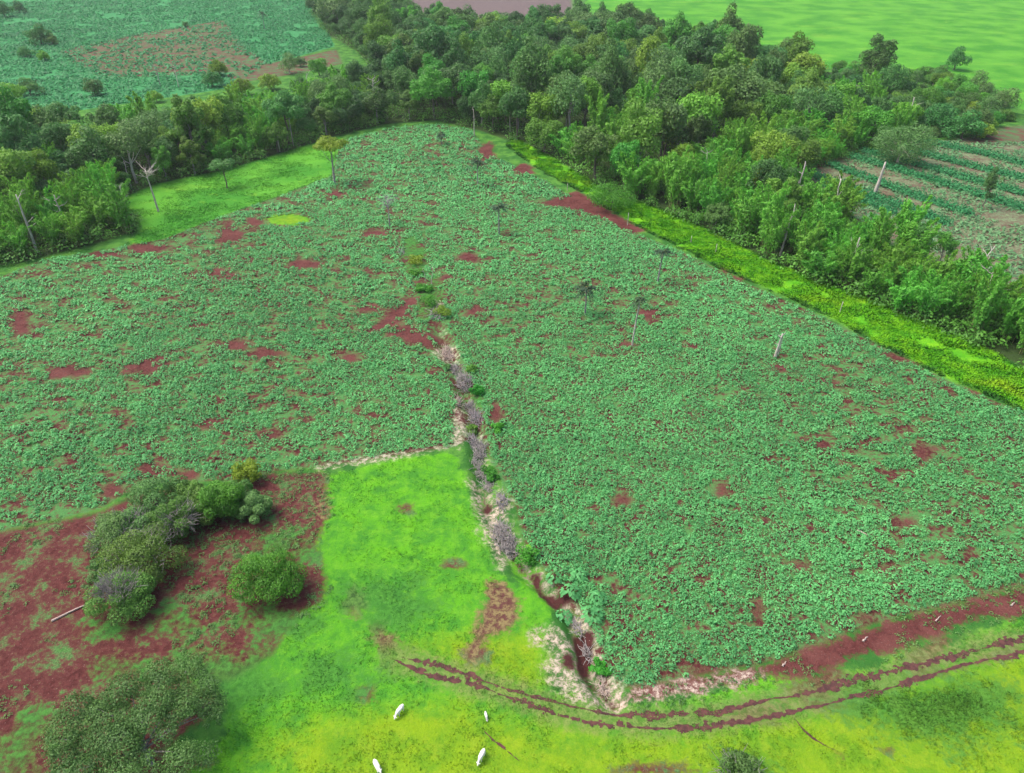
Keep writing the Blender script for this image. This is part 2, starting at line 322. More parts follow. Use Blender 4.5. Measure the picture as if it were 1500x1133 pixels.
def ground_mat():
    m, nt = M('land')
    tc = nd(nt, 'ShaderNodeNewGeometry'); P = tc.outputs['Position']
    flat = nd(nt, 'ShaderNodeMapping'); flat.inputs['Scale'].default_value = (1, 1, 0); lk(nt, P, flat.inputs[0]); P = flat.outputs[0]
    A = {n: nd(nt, 'ShaderNodeAttribute', attribute_name=n).outputs['Fac'] for n in ATTR_N}
    n_big = noise(nt, P, .045, 3, .5); n_mid = noise(nt, P, .22, 5, .65); n_fine = noise(nt, P, 1.1, 5, .7); n_vf = noise(nt, P, 4.2, 3, .7)
    edge = mth(nt, 'SUBTRACT', mth(nt, 'ADD', mth(nt, 'MULTIPLY', n_mid, 5.0), mth(nt, 'MULTIPLY', n_fine, 3.2)), 4.1)
    def mask(s, amp=1.0, soft=.5):
        return sstep(nt, mth(nt, 'ADD', s, mth(nt, 'MULTIPLY', edge, amp)), -soft, soft)
    # red soil
    soil = mixc(nt, sstep(nt, n_fine, .35, .65), (.060,.0165,.0155), (.110,.035,.032))
    soil = mixc(nt, sstep(nt, n_mid, .38, .68), soil, (.124,.045,.039))
    soil = mixc(nt, sstep(nt, n_vf, .61, .70), soil, (.23,.14,.12))
    # pasture: several greens
    n_m2 = noise(nt, P, .5, 4, .7)
    g1 = mixc(nt, sstep(nt, n_mid, .35, .65), (.045,.200,.018), (.088,.31,.012))
    g1 = mixc(nt, mth(nt, 'MULTIPLY', sstep(nt, n_m2, .45, .68), .75), g1, (.115,.33,.018))
    g1 = mixc(nt, mth(nt, 'MULTIPLY', sstep(nt, n_m2, .46, .32), .55), g1, (.038,.155,.020))
    g1 = mixc(nt, mth(nt, 'MULTIPLY', sstep(nt, n_vf, .52, .72), .35), g1, (.055,.17,.025))
    g1 = mixc(nt, mth(nt, 'MULTIPLY', sstep(nt, n_fine, .62, .74), .45), g1, (.15,.19,.05))
    yl = mixc(nt, sstep(nt, n_mid, .35, .66), (.105,.235,.010), (.180,.290,.009))
    yl = mixc(nt, mth(nt, 'MULTIPLY', sstep(nt, n_m2, .45, .68), .6), yl, (.215,.30,.016))
    yl = mixc(nt, mth(nt, 'MULTIPLY', sstep(nt, n_fine, .40, .30), .6), yl, (.075,.165,.012))
    yl = mixc(nt, mth(nt, 'MULTIPLY', sstep(nt, n_vf, .56, .74), .45), yl, (.085,.19,.012))
    yl = mixc(nt, mth(nt, 'MULTIPLY', sstep(nt, n_fine, .64, .75), .5), yl, (.17,.17,.05))
    dg = mixc(nt, sstep(nt, n_fine, .35, .65), (.022,.10,.018), (.055,.20,.030))
    weeds = mixc(nt, sstep(nt, n_vf, .4, .62), (.035,.13,.035), (.095,.22,.065))
    dry = mixc(nt, sstep(nt, n_fine, .35, .7), (.20,.13,.09), (.36,.30,.19))
    pale = mixc(nt, sstep(nt, n_fine, .38, .62), (.24,.16,.14), (.46,.38,.31))
    # base: rough ground between fields
    c = mixc(nt, sstep(nt, n_mid, .4, .6), (.03,.12,.02), (.075,.21,.03))
    fs = mixc(nt, n_fine, (.025,.15,.05), (.06,.27,.095))
    c = mixc(nt, mask(A['s_fcrop'], 1.2), c, fs)
    md = mixc(nt, sstep(nt, n_big, .35, .65), (.042,.205,.018), (.090,.30,.026))
    md = mixc(nt, mth(nt, 'MULTIPLY', sstep(nt, n_mid, .55, .75), .6), md, (.18,.35,.03))
    md = mixc(nt, mth(nt, 'MULTIPLY', sstep(nt, n_fine, .5, .7), .35), md, (.05,.19,.02))
    stretch = nd(nt, 'ShaderNodeMapping'); stretch.inputs['Scale'].default_value = (.5, 1, 0); stretch.inputs['Rotation'].default_value = (0, 0, .25); lk(nt, P, stretch.inputs[0])
    n_st = noise(nt, stretch.outputs[0], .05, 7, .68)
    md = mixc(nt, mth(nt, 'MULTIPLY', sstep(nt, n_st, .48, .7), .3), md, (.045,.19,.022))
    md = mixc(nt, mth(nt, 'MULTIPLY', sstep(nt, n_st, .46, .34), .35), md, (.16,.34,.035))
    c = mixc(nt, mask(A['s_mead'], 1.0), c, md)
    c = mixc(nt, mask(A['s_mauve'], .4, 3), c, mixc(nt, n_mid, (.10,.075,.075), (.15,.12,.115)))
    # under the crop: red soil and weeds
    uc = mixc(nt, sstep(nt, mth(nt, 'ADD', mth(nt, 'MULTIPLY', n_mid, .45), mth(nt, 'MULTIPLY', n_fine, .55)), .44, .555), soil, mixc(nt, n_vf, (.035,.13,.038), (.095,.25,.070)))
    c = mixc(nt, mask(A['s_crop'], .5), c, uc)
    c = mixc(nt, mask(A['s_rf'], .6, 1.0), c, mixc(nt, sstep(nt, mth(nt, 'ADD', mth(nt, 'MULTIPLY', n_mid, .5), mth(nt, 'MULTIPLY', n_fine, .5)), .40, .60), (.115,.075,.055), (.15,.21,.11)))
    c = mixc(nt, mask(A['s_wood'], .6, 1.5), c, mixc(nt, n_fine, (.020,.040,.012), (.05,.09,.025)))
    st = mixc(nt, sstep(nt, n_mid, .38, .66), (.070,.29,.010), (.150,.40,.012))
    st = mixc(nt, mth(nt, 'MULTIPLY', sstep(nt, n_big, .58, .7), .7), st, (.22,.36,.012))
    c = mixc(nt, mask(A['s_strip'], .9, 1.0), c, st)
    # pasture over soil
    sl = mixc(nt, mth(nt, 'MULTIPLY', sstep(nt, mth(nt, 'ADD', mth(nt, 'MULTIPLY', n_mid, .6), mth(nt, 'MULTIPLY', n_fine, .4)), .49, .60), .85), soil, weeds)
    c = mixc(nt, mask(A['s_past'], .9), c, g1)
    c = mixc(nt, mth(nt, 'MULTIPLY', mask(A['s_yell'], 1.6, 3.5), .9), c, yl)
    c = mixc(nt, mask(A['s_soil'], 1.0, .7), c, sl)
    c = mixc(nt, mth(nt, 'MULTIPLY', mask(A['s_worn'], .9, 1.2), .7), c, mixc(nt, sstep(nt, n_fine, .38, .62), (.075,.135,.03), (.17,.20,.07)))
    c = mixc(nt, mask(A['s_dry'], 1.2, .8), c, mixc(nt, sstep(nt, n_fine, .42, .6), (.10,.042,.036), (.20,.16,.07)))
    c = mixc(nt, mth(nt, 'MULTIPLY', mask(A['s_dark'], 3.2, 2.2), .8), c, dg)
    c = mixc(nt, mask(A['s_bare'], 1.3, .9), c, soil)
    c = mixc(nt, mask(A['s_fsoil'], 1.5, 2.5), c, mixc(nt, sstep(nt, n_mid, .40, .62), (.125,.058,.046), (.065,.150,.055)))
    c = mixc(nt, mth(nt, 'MULTIPLY', mask(A['s_pale'], 1.1, 1.2), sstep(nt, mth(nt, 'ADD', mth(nt, 'MULTIPLY', n_fine, .6), mth(nt, 'MULTIPLY', n_vf, .4)), .40, .58)), c, pale)
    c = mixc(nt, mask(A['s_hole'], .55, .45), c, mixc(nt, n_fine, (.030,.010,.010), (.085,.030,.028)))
    p = nd(nt, 'ShaderNodeBsdfPrincipled'); lk(nt, c, p.inputs['Base Color']); p.inputs['Roughness'].default_value = .95; p.inputs['Specular IOR Level'].default_value = .1
    b = nd(nt, 'ShaderNodeBump'); b.inputs['Strength'].default_value = .7; b.inputs['Distance'].default_value = .35
    lk(nt, mth(nt, 'ADD', n_fine, mth(nt, 'MULTIPLY', n_vf, .4)), b.inputs['Height']); lk(nt, b.outputs[0], p.inputs['Normal'])
    o = nd(nt, 'ShaderNodeOutputMaterial'); lk(nt, p.outputs[0], o.inputs[0])
    return m
LAND = ground_mat()

rows = [-80.0]
while rows[-1] < 6000: rows.append(rows[-1] + max(.62, .0062*abs(rows[-1])) * (4 if rows[-1] < 15 else 1))
rows = np.array(rows); ncol = 430
t = np.linspace(-1, 1, ncol)
gx = np.outer(np.maximum(95, 62+.80*rows), t); gy = np.repeat(rows[:, None], ncol, 1)
gx, gy = gx.ravel(), gy.ravel()
idx = np.arange(len(rows)*ncol).reshape(len(rows), ncol)
F = np.stack([idx[:-1, :-1], idx[:-1, 1:], idx[1:, 1:], idx[1:, :-1]], -1).reshape(-1, 4)
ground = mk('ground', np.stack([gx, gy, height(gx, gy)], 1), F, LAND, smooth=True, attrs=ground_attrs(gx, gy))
tag(ground, kind='structure')

# ------------------------------------------------------------------ dirt track (two ruts)
def soil_mat():
    m, nt = M('track_soil')
    g = nd(nt, 'ShaderNodeNewGeometry'); n1 = noise(nt, g.outputs['Position'], 1.3, 5, .7); n2 = noise(nt, g.outputs['Position'], 5, 3, .7)
    c = mixc(nt, sstep(nt, n1, .35, .65), (.044,.0155,.0140), (.100,.036,.030)); c = mixc(nt, sstep(nt, n2, .66, .74), c, (.2,.12,.1))
    p = nd(nt, 'ShaderNodeBsdfPrincipled'); lk(nt, c, p.inputs['Base Color']); p.inputs['Roughness'].default_value = .95
    o = nd(nt, 'ShaderNodeOutputMaterial'); lk(nt, p.outputs[0], o.inputs[0]); return m
SOIL = soil_mat()
def resample(pts, step):
    p = np.array(pts, float)
    # Catmull-Rom
    q = []
    P_ = np.vstack([2*p[0]-p[1], p, 2*p[-1]-p[-2]])
    for i in range(1, len(P_)-2):
        n = max(2, int(np.linalg.norm(P_[i+1]-P_[i])/step))
        for k in range(n):
            s = k/n; a, b, c_, d = P_[i-1], P_[i], P_[i+1], P_[i+2]
            q.append(.5*((2*b)+(-a+c_)*s+(2*a-5*b+4*c_-d)*s*s+(-a+3*b-3*c_+d)*s**3))
    q.append(p[-1]); return np.array(q)
def ribbon(pts, w, seed, gaps=.0, zoff=.03):
    q = resample([at(*p) for p in pts], .2)
    tn = norm(np.gradient(q, axis=0)); nn = np.stack([-tn[:, 1], tn[:, 0]], 1)
    s = np.arange(len(q))*.2
    wl = w*(.30+1.0*vnoise(s, s*0, 2.6, seed)+.7*vnoise(s, s*0, .55, seed+4)-.25); wr = w*(.30+1.0*vnoise(s, s*0, 2.9, seed+1)+.7*vnoise(s, s*0, .5, seed+5)-.25)
    tp = np.clip((vnoise(s, s*0, 5.0, seed+7)-gaps)*3.5, .42, 1)*np.clip(np.minimum(s, s[-1]-s)/3, 0, 1); wl = wl*tp; wr = wr*tp
    wob = .5*(vnoise(s, s*0, 6, seed+2)-.5)+.16*(vnoise(s, s*0, 1.3, seed+9)-.5)
    n = len(q); lat = np.linspace(-1, 1, 9); V = []
    for l in lat:
        c = q+nn*(np.where(l > 0, wl, wr)*1.5*l+wob)[:, None]; V.append(np.column_stack([c, height(c[:, 0], c[:, 1])+zoff]))
    V = np.concatenate(V); F = []
    mid = (lat[:-1]+lat[1:])/2
    for k in range(8):
        nz = vnoise(V[k*n:(k+1)*n, 0], V[k*n:(k+1)*n, 1], .42, seed+40)*.7+vnoise(V[k*n:(k+1)*n, 0], V[k*n:(k+1)*n, 1], 1.6, seed+47)*.3
        for i in range(n-1):
            if abs(mid[k])+2.0*(nz[i]-.5) < .72: F.append((k*n+i, (k+1)*n+i, (k+1)*n+i+1, k*n+i+1))
    return V, np.array(F)
RUT1 = [(585,958),(640,975),(700,993),(760,1015),(820,1032),(880,1043),(960,1048),(1060,1040),(1150,1022),(1240,1002),(1330,978),(1420,955),(1500,935),(1640,898)]
RUT2 = [(570,966),(630,988),(690,1002),(750,1022),(810,1043),(870,1056),(940,1064),(1010,1064),(1080,1056),(1170,1043),(1240,1025),(1330,1000),(1420,975),(1500,955),(1640,918)]
Vs, Fs, n0 = [], [], 0
for pts, w, sd, gp in ((RUT1, .44, 3, .12), (RUT2, .38, 31, .2)):
    V, F = ribbon(pts, w, sd, gp); Vs.append(V); Fs.append(F+n0); n0 += len(V)
tag(mk('dirt_track', np.vstack(Vs), np.vstack(Fs), SOIL), kind='structure')
V, F = ribbon([(1165,1050),(1185,1075),(1210,1095),(1232,1105)], .22, 77, .2)
tag(mk('footpath', V, F, SOIL), kind='structure')
V, F = ribbon([(705,1062),(725,1085),(745,1105),(760,1118)], .2, 83, .3)
tag(mk('cattle_path', V, F, SOIL), kind='structure')

# ------------------------------------------------------------------ crop (one mass of plants)
def crop_points(poly_list, step, lo, hi, ang):
    ca, sa = math.cos(ang), math.sin(ang)
    allp = np.vstack(poly_list); c0 = allp.mean(0); rad = np.linalg.norm(allp-c0, axis=1).max()
    u = np.arange(-rad, rad, step); v = np.arange(-rad, rad, step*1.0)
    U, Vv = np.meshgrid(u, v); U = U.ravel(); Vv = Vv.ravel()
    U = U+R.normal(size=U.shape)*step*.22; Vv = Vv+R.normal(size=U.shape)*step*.16
    x = c0[0]+U*ca-Vv*sa; y = c0[1]+U*sa+Vv*ca
    d = np.hypot(x, y); m = (d >= lo) & (d < hi) & (y > 25) & (np.abs(x) < 40+.82*y)
    return x[m], y[m]

def plants(x, y, nl, rad, hgt, leaf, seed, light):
    """low leafy plants: rings of leaves tilting outward round a short stem"""
    n = len(x)
    sc = .6+.7*R.random(n); sc = sc*(.78+.44*fbm(x, y, 9, seed))
    z = height(x, y)
    a = R.random((n, nl))*2*math.pi; q = np.sqrt(R.random((n, nl)))
    r = q*rad*sc[:, None]
    hh = hgt*sc[:, None]*(1.0-.75*q**2+.25*(R.random((n, nl))-.5))
    P = np.stack([x[:, None]+r*np.cos(a), y[:, None]+r*np.sin(a), z[:, None]+hh], -1).reshape(-1, 3)
    out = np.stack([np.cos(a), np.sin(a), np.zeros_like(a)], -1).reshape(-1, 3)
    N = out*(.25+.55*q.reshape(-1, 1)) + np.array([0, 0, 1.0]) + R.normal(size=P.shape)*.27
    s = (leaf*sc[:, None]*(.7+.6*R.random((n, nl)))).ravel()
    V, F = leaves(P, N, s, .62, axis=out+R.normal(size=P.shape)*.5+np.array([0, 0, -.4]))
    base_t = light*(.08+.45*vnoise(x, y, 26, seed+3)+.55*vnoise(x/2.0, y, 1.7, seed+6)+.4*(R.random(n)-.5))
    tn = np.clip(base_t[:, None]+.22*(R.random((n, nl))-.5), 0, 1).ravel()
    return V, F, tn

Vs, Fs, Ts, n0 = [], [], [], 0
def crop_add(V, F, T):
    global n0
    Vs.append(V); Fs.append(F+n0); Ts.append(T); n0 += len(V)
for lo, hi, step, nl, rad, hg, lf in ((0, 110, .68, 20, .46, .60, .29), (110, 170, .74, 14, .50, .60, .36), (170, 240, .9, 10, .60, .65, .50), (240, 420, 1.2, 8, .78, .70, .75)):
    x, y = crop_points([CROP], step, lo, hi, .42)
    d = sdf(x, y, CROP); b = sdf_any(x, y, BARE); g = gully_d(x, y); yp = sdf_any(x, y, YPATCH+YP2); pl = sdf_any(x, y, PALE+HOLE+[GULLYGRASS])
    dens = .50*vnoise(x/1.9, y, 1.15, 41)+.28*fbm(x/1.6, y, 6, 44)+.22*vnoise(x, y, 34, 49)
    left = np.clip((-20-x)/60, 0, 1)
    thr = .370+.055*left+.05*np.clip((x+10)/-40, 0, 1)
    k = (d > .2+1.6*vnoise(x, y, 1.8, 14)*R.random(len(x))) & (b < .9+4.5*(vnoise(x, y, 4.5, 5)-.62)+4.0*(vnoise(x/1.6, y, 1.3, 6)-.5)) & (g > 2.2) & (yp < 3*(vnoise(x, y, 3, 8)-.5)) & (pl < -.3) & (dens > thr)
    crop_add(*plants(x[k], y[k], nl, rad, hg, lf, 60, 1.0))
crop = mk('cassava_crop', np.vstack(Vs), np.vstack(Fs), L_CROP, tint=np.concatenate(Ts))
tag(crop, 'broad field of blue-green cassava plants on red soil', 'crop', kind='stuff')
n_crop = n0//4
# crops of the field beyond the right wood and of the far left fields
Vs, Fs, Ts, n0 = [], [], [], 0
x, y = crop_points([RFIELD], 1.7, 0, 520, -.5)
k = (sdf(x, y, RFIELD) > 1) & (sdf_any(x, y, RSOIL) < 0) & (fbm(x, y, 9, 88) > .43)
crop_add(*plants(x[k], y[k], 9, .9, .7, .85, 61, .9))
tag(mk('low_crop', np.vstack(Vs), np.vstack(Fs), L_SOFT, tint=np.concatenate(Ts)), 'patchy pale green low crop in the field right of the wood', 'crop', kind='stuff')
Vs, Fs, Ts, n0 = [], [], [], 0
x, y = crop_points(FARCROP, 2.3, 300, 900, .1)
fs = sdf_any(x, y, FARSOIL)
k = (sdf(x, y, FARCROP[0]) > 1) & (R.random(len(x)) < np.clip(.85-fs/25, .45, 1)-.1) & (fbm(x, y, 14, 99) > .33)
crop_add(*plants(x[k], y[k], 7, 1.3, .9, 1.5, 62, .85))
tag(mk('far_crop', np.vstack(Vs), np.vstack(Fs), L_CROPF, tint=np.concatenate(Ts)), 'dark green crop covering the far left fields', 'crop', kind='stuff')

# dark hedge-like crop rows of the right field
ROWS = [[(1190,256),(1290,292),(1388,328)],[(1215,240),(1275,262),(1330,284),(1420,315)],[(1245,228),(1330,253),(1420,283),(1520,316)],[(1262,221),(1350,243),(1440,270),(1520,292)],[(1300,212),(1400,238),(1520,268)],[(1345,207),(1430,224),(1520,246)],[(1205,268),(1260,292),(1310,312)]]
ROWLAB = ['dark green crop row nearest the wood, ending short beside the pale stump', 'dark crop row passing just behind the pale broken trunk', 'long dark green crop row across the middle of the right field',
          'dark crop row one above the long middle row in the right field', 'crop row second from the top in the right field', 'topmost dark crop row in the right field below the bare red corner', 'short dark crop row lowest in the right field near the bamboo']
for pts, lab in zip(ROWS, ROWLAB):
    q = resample([at(*p) for p in pts], .55)
    n = len(q)*46; i = R.integers(0, len(q), n)
    off = R.normal(size=(n, 2))*1.15; hgt = np.abs(R.normal(size=n))*.9+.3
    x = q[i, 0]+off[:, 0]; y = q[i, 1]+off[:, 1]
    P = np.stack([x, y, height(x, y)+np.clip(hgt, .2, 2.0)], 1)
    V, F = leaves(P, np.column_stack([off*.6, np.ones(n)])+R.normal(size=(n, 3))*.5, .7*(.6+.8*R.random(n)), .6)
    tag(mk('crop_row', V, F, L_CROPF, tint=np.clip(.45+.5*(R.random(n)-.4), 0, 1)), lab, 'crop row', 'dark hedge-like rows of the right field')

# ------------------------------------------------------------------ grass tufts
def tufts(name, x, y, nb, h, w, label, mat=LAND, tint=None, cat='grass'):
    n = len(x)
    hh = h*(.5+R.random((n, nb))); a = R.random((n, nb))*2*math.pi; lean = .25+.75*R.random((n, nb))
    jx = (R.random((n, nb))-.5)*w*3; jy = (R.random((n, nb))-.5)*w*3
    bx = x[:, None]+jx; by = y[:, None]+jy; bz = height(x, y)[:, None]-.02+0*bx
    dx, dy = np.cos(a), np.sin(a)
    tip = np.stack([bx+dx*hh*lean, by+dy*hh*lean, bz+hh*.85], -1)
    mid = np.stack([bx+dx*hh*lean*.35, by+dy*hh*lean*.35, bz+hh*.55], -1)
    side = np.stack([-dy*w*.5, dx*w*.5, 0*dx], -1)
    b0 = np.stack([bx, by, bz], -1)
    V = np.stack([b0, mid-side, tip, mid+side], 2).reshape(-1, 3)
    F = np.arange(n*nb*4).reshape(-1, 4)
    at_ = {}
    if mat is LAND: at_ = {k_: np.repeat(v, nb*4) for k_, v in ground_attrs(x, y).items()}
    o = mk(name, V, F, mat, attrs=at_, tint=tint)
    return tag(o, label, cat, kind='stuff')

n = 150000
y = 22+120*R.random(n)**1.2; x = (R.random(n)*2-1)*(45+.75*y)
past = np.maximum(sdf(x, y, PAST), sdf(x, y, QUAD)); soil_ = sdf_any(x, y, [SOILL]+SOILR)
k = (past > 0) & (soil_ < -.3) & (vnoise(x, y, 3.2, 71)+.5*R.random(n) > .72)
tufts('pasture_grass', x[k], y[k], 3, .13, .16, 'short bright green grass covering the near pasture')
n = 60000
bb0_, bb1_ = LEFTGRASS.min(0), LEFTGRASS.max(0); x = bb0_[0]+(bb1_[0]-bb0_[0])*R.random(n); y = bb0_[1]+(bb1_[1]-bb0_[1])*R.random(n)
k = (sdf(x, y, LEFTGRASS) > -1) & (fbm(x, y, 7, 79)+.6*(R.random(n)-.5) > .62)
tufts('meadow_grass', x[k], y[k], 3, .16, .35, 'rough bright grass of the clearing before the left wood')
n = 120000
bb0, bb1 = STRIP.min(0), STRIP.max(0)
x = bb0[0]+(bb1[0]-bb0[0])*R.random(n*3); y = bb0[1]+(bb1[1]-bb0[1])*R.random(n*3)
k = (sdf(x, y, STRIP) > -.8+2*(vnoise(x, y, 3, 72)-.5)) & (vnoise(x, y, 4, 73)+.3*R.random(len(x)) > .45)
x, y = x[k], y[k]; hv = (.12+.75*fbm(x, y, 5, 74)**2)*(.6+.8*R.random(len(x)))
tufts('tall_grass', x, y, 5, hv[:, None], .34, 'tall bright yellow-green grass strip between the field and the wood')
n = 40000
dg0 = np.vstack([DGRASS[0], DGRASS[1]]); lo, hi = dg0.min(0)-3, dg0.max(0)+3
x = lo[0]+(hi[0]-lo[0])*R.random(n); y = lo[1]+(hi[1]-lo[1])*R.random(n)
k = (sdf_any(x, y, DGRASS[:2])*.12+.8*vnoise(x, y, 2.2, 81)+.9*(R.random(n)-.5) > .86)
tufts('coarse_grass', x[k], y[k], 3, .20, .13, 'coarse darker green grass clumps in the lower right pasture')
# weeds on red soil at the left
n = 9000
x, y = R.random(n)*90-80, 30+R.random(n)*75
k = (sdf(x, y, SOILL) > -1) & (fbm(x, y, 7, 17) > .52)
x2, y2 = R.random(9000)*140, 40+R.random(9000)*80; k2 = (sdf(x2, y2, SOILR[0]) > -1.5) & (fbm(x2, y2, 5, 18) > .50)
x, y = np.append(x[k], x2[k2]), np.append(y[k], y2[k2]); n = len(x)
V, F, T = plants(x, y, 14, .42, .3, .22, 63, .9)
tag(mk('weeds', V, F, L_GREY, tint=T), 'small grey-green weeds scattered over the bare red soil', 'weeds', kind='stuff')

# ------------------------------------------------------------------ trees
def crown(nlobe, Rx, Rz, zc, nleaf, leaf, seed, lobe=(.28, .46), flat=.0, jitter=.25, thick=.5, low=-.35, sparse=0.0):
    rg = np.random.default_rng(seed)
    C = []; rad = []
    for i in range(nlobe):
        th = rg.random()*2*math.pi; cz = rg.uniform(low, 1); q = math.sqrt(max(0, 1-cz*cz))
        k = rg.uniform(.45, .98) if i > 2 else rg.uniform(.0, .3)
        C.append((Rx*k*q*math.cos(th), Rx*k*q*math.sin(th), zc+Rz*k*cz*(1-flat*.4))); rad.append(Rx*rg.uniform(*lobe))
    C = np.array(C); rad = np.array(rad); sq = min(1.0, Rz/Rx*1.05)
    pick = rg.choice(nlobe, nleaf, p=rad**2/np.sum(rad**2))
    d = norm(rg.normal(size=(nleaf, 3))+np.array([0, 0, .35]))
    rr = rad[pick]*(1.12-thick+thick*rg.random(nleaf)**.8)*(1+jitter*(rg.random(nleaf)-.5))
    P = C[pick]+d*rr[:, None]*np.array([1, 1, sq])
    ok = np.ones(nleaf, bool)
    for c, r in zip(C, rad):
        ok &= np.linalg.norm((P-c)/np.array([1, 1, sq]), axis=1) > r*.62
    ltint = rg.random(nlobe)
    P, d, pick = P[ok], d[ok], pick[ok]; m = len(P)
    T = np.clip(.18+.42*ltint[pick]+.40*rg.random(m), 0, 1)
    N = d+rg.normal(size=(m, 3))*.55+np.array([0, 0, .35])
    V, F = leaves(P, N, leaf*(.6+.8*rg.random(m)), .6)
    return V, F, T, C, rad

def trunk_mesh(name, h, r, C, mat, parent, nlimb=7, lean=(0, 0)):
    tb = Tubes()
    top = np.array([lean[0], lean[1], h])
    p = wig((0, 0, -.4), top, 6, .12); tb.add(p, np.linspace(r*1.35, r*.55, 6), 7)
    for c in C[:nlimb]:
        s = p[rnd.choice([3, 4, 5])]
        tb.add(wig(s, np.array(c), 4, .2), np.linspace(r*.42, r*.1, 4), 5)
    return tb.build(name, mat, parent)

def make_tree(name, loc, label, cat, group, mat, bark, Rx, Rz, zc, nlobe, nleaf, leaf, seed, trunk_r=.28, nlimb=8, lean=(0, 0), **kw):
    t = thing(name, loc, label, cat, group)
    V, F, T, C, rad = crown(nlobe, Rx, Rz, zc, nleaf, leaf, seed, **kw)
    V[:, 0] += lean[0]; V[:, 1] += lean[1]; C = C+np.array([lean[0], lean[1], 0])
    mk('crown', V, F, mat, t, tint=T)
    trunk_mesh('trunk', zc-Rz*.25, trunk_r, C, bark, t, nlimb, lean)
    return t

def make_bamboo(loc, label, group, seed, H=11, nc=30, spread=3.6, mat=L_BAMB, nlf=150):
    rg = np.random.default_rng(seed)
    t = thing('bamboo_clump', loc, label, 'bamboo', group)
    tb = Tubes(); PP, NN, TT, AX = [], [], [], []
    for i in range(nc):
        a = rg.random()*2*math.pi; h = H*rg.uniform(.55, 1.05); sp = spread*math.sqrt(rg.random())
        b = np.array([math.cos(a)*1.6*rg.random(), math.sin(a)*1.6*rg.random(), -.2])
        s = np.linspace(0, 1, 7)
        pts = b+np.stack([math.cos(a)*sp*s**2, math.sin(a)*sp*s**2, h*(s-.22*s**4)], 1)
        tb.add(pts, .06*(1-.8*s)+.012, 4)
        u = rg.random(nlf)**.8*.8+.2; k = np.clip(u*6, 0, 5.99); i0 = k.astype(int); f = (k-i0)[:, None]
        c = pts[i0]*(1-f)+pts[i0+1]*f
        wd = .62*np.sin(np.pi*np.clip(u*.9+.08, 0, 1))[:, None]**.8+.06
        off = rg.normal(size=(nlf, 3))*wd*.62
        PP.append(c+off); NN.append(off+rg.normal(size=(nlf, 3))*.5+np.array([math.cos(a), math.sin(a), .7])*.7)
        AX.append(np.tile(np.array([math.cos(a)*.5, math.sin(a)*.5, .9]), (nlf, 1))+rg.normal(size=(nlf, 3))*.45)
        ct = rg.random(); TT.append(np.clip(.1+.4*ct+.35*u+.25*(rg.random(nlf)-.5), 0, 1))
    P = np.vstack(PP); V, F = leaves(P, np.vstack(NN), .62*(.6+.8*rg.random(len(P))), .42, axis=np.vstack(AX))
    mk('foliage', V, F, mat, t, tint=np.concatenate(TT)); tb.build('culms', B_BAMB, t)
    return t
B_BAMB = bark_mat('bamboo_culm', (.10,.14,.04), (.26,.27,.10))

def make_palm(loc, label, h, seed, lean=(0, 0), nf=19, fl=2.5, group=None, bark=None):
    fl *= 1.3
    rg = np.random.default_rng(seed)
    t = thing('palm_tree', loc, label, 'palm tree', group)
    tb = Tubes(); s = np.linspace(0, 1, 7)
    pts = np.stack([lean[0]*s**1.5, lean[1]*s**1.5, -.3+(h+.3)*s], 1); tb.add(pts, .22-.07*s, 7); tb.build('trunk', bark or B_GREY, t)
    PP, NN, AX, SZ = [], [], [], []; tip = pts[-1]; rb = Tubes()
    for i in range(nf):
        a = 2*math.pi*(i+rg.random()*.6)/nf; el = rg.uniform(-.5, 1.25); L = fl*rg.uniform(.8, 1.15)
        s = np.linspace(0, 1, 8); d = np.array([math.cos(a), math.sin(a), 0])
        q = tip+d*(L*s*math.cos(el))[:, None]+np.array([0, 0, 1])*(L*(math.sin(el)*s-.55*s**2))[:, None]
        rb.add(q, .035*(1-.7*s), 4)
        side = np.cross(d, (0, 0, 1))
        for k in range(1, 8):
            for sg in (-1, 1):
                for e in (0, .5):
                    c = q[k]*(1-e)+q[k-1]*e
                    ax = side*sg+d*.45+np.array([0, 0, -.35]); PP.append(c+ax*.3); AX.append(ax); NN.append(np.array([0, 0, 1])+d*.3+rg.normal(size=3)*.3); SZ.append(.8*(1-.35*abs(k/7-.45)))
    V, F = leaves(np.array(PP), np.array(NN), np.array(SZ), .42, axis=np.array(AX))
    f = mk('fronds', V, F, L_PALM, t, tint=rg.random(len(PP)))
    rb.build('frond_ribs', B_BAMB, f)
    return t

def make_dead(loc, label, h, r, seed, mat=B_PALE, lean=(0, 0), nb=7, spread=2.2, lo=.55, name='dead_tree', cat='dead tree', group=None, twigs=3):
    rg = np.random.default_rng(seed); tb = Tubes()
    s = np.linspace(0, 1, 7)
    pts = np.stack([lean[0]*s+.12*rg.normal(size=7)*s, lean[1]*s+.12*rg.normal(size=7)*s, -.3+(h+.3)*s], 1)
    tb.add(pts, r*(1.25-.85*s), 7)
    for i in range(nb):
        k = rg.uniform(lo, .98); j = k*6; i0 = int(j); c = pts[i0]*(1-(j-i0))+pts[min(i0+1, 6)]*(j-i0)
        a = rg.random()*2*math.pi; L = spread*rg.uniform(.6, 1.2)
        e = c+np.array([math.cos(a)*L, math.sin(a)*L, L*rg.uniform(.25, .95)])
        b = wig(c, e, 4, .12); tb.add(b, np.linspace(r*.42, r*.13, 4), 5)
        for q in range(twigs):
            c2 = b[rg.integers(1, 4)]; a2 = a+rg.normal()*.9; L2 = L*.55
            tb.add(wig(c2, c2+np.array([math.cos(a2)*L2, math.sin(a2)*L2, L2*rg.uniform(.0, .9)]), 3, .08), [r*.15, r*.11, r*.05], 4)
    o = tb.build(name, mat); o.location = loc
    return tag(o, label, cat, group)

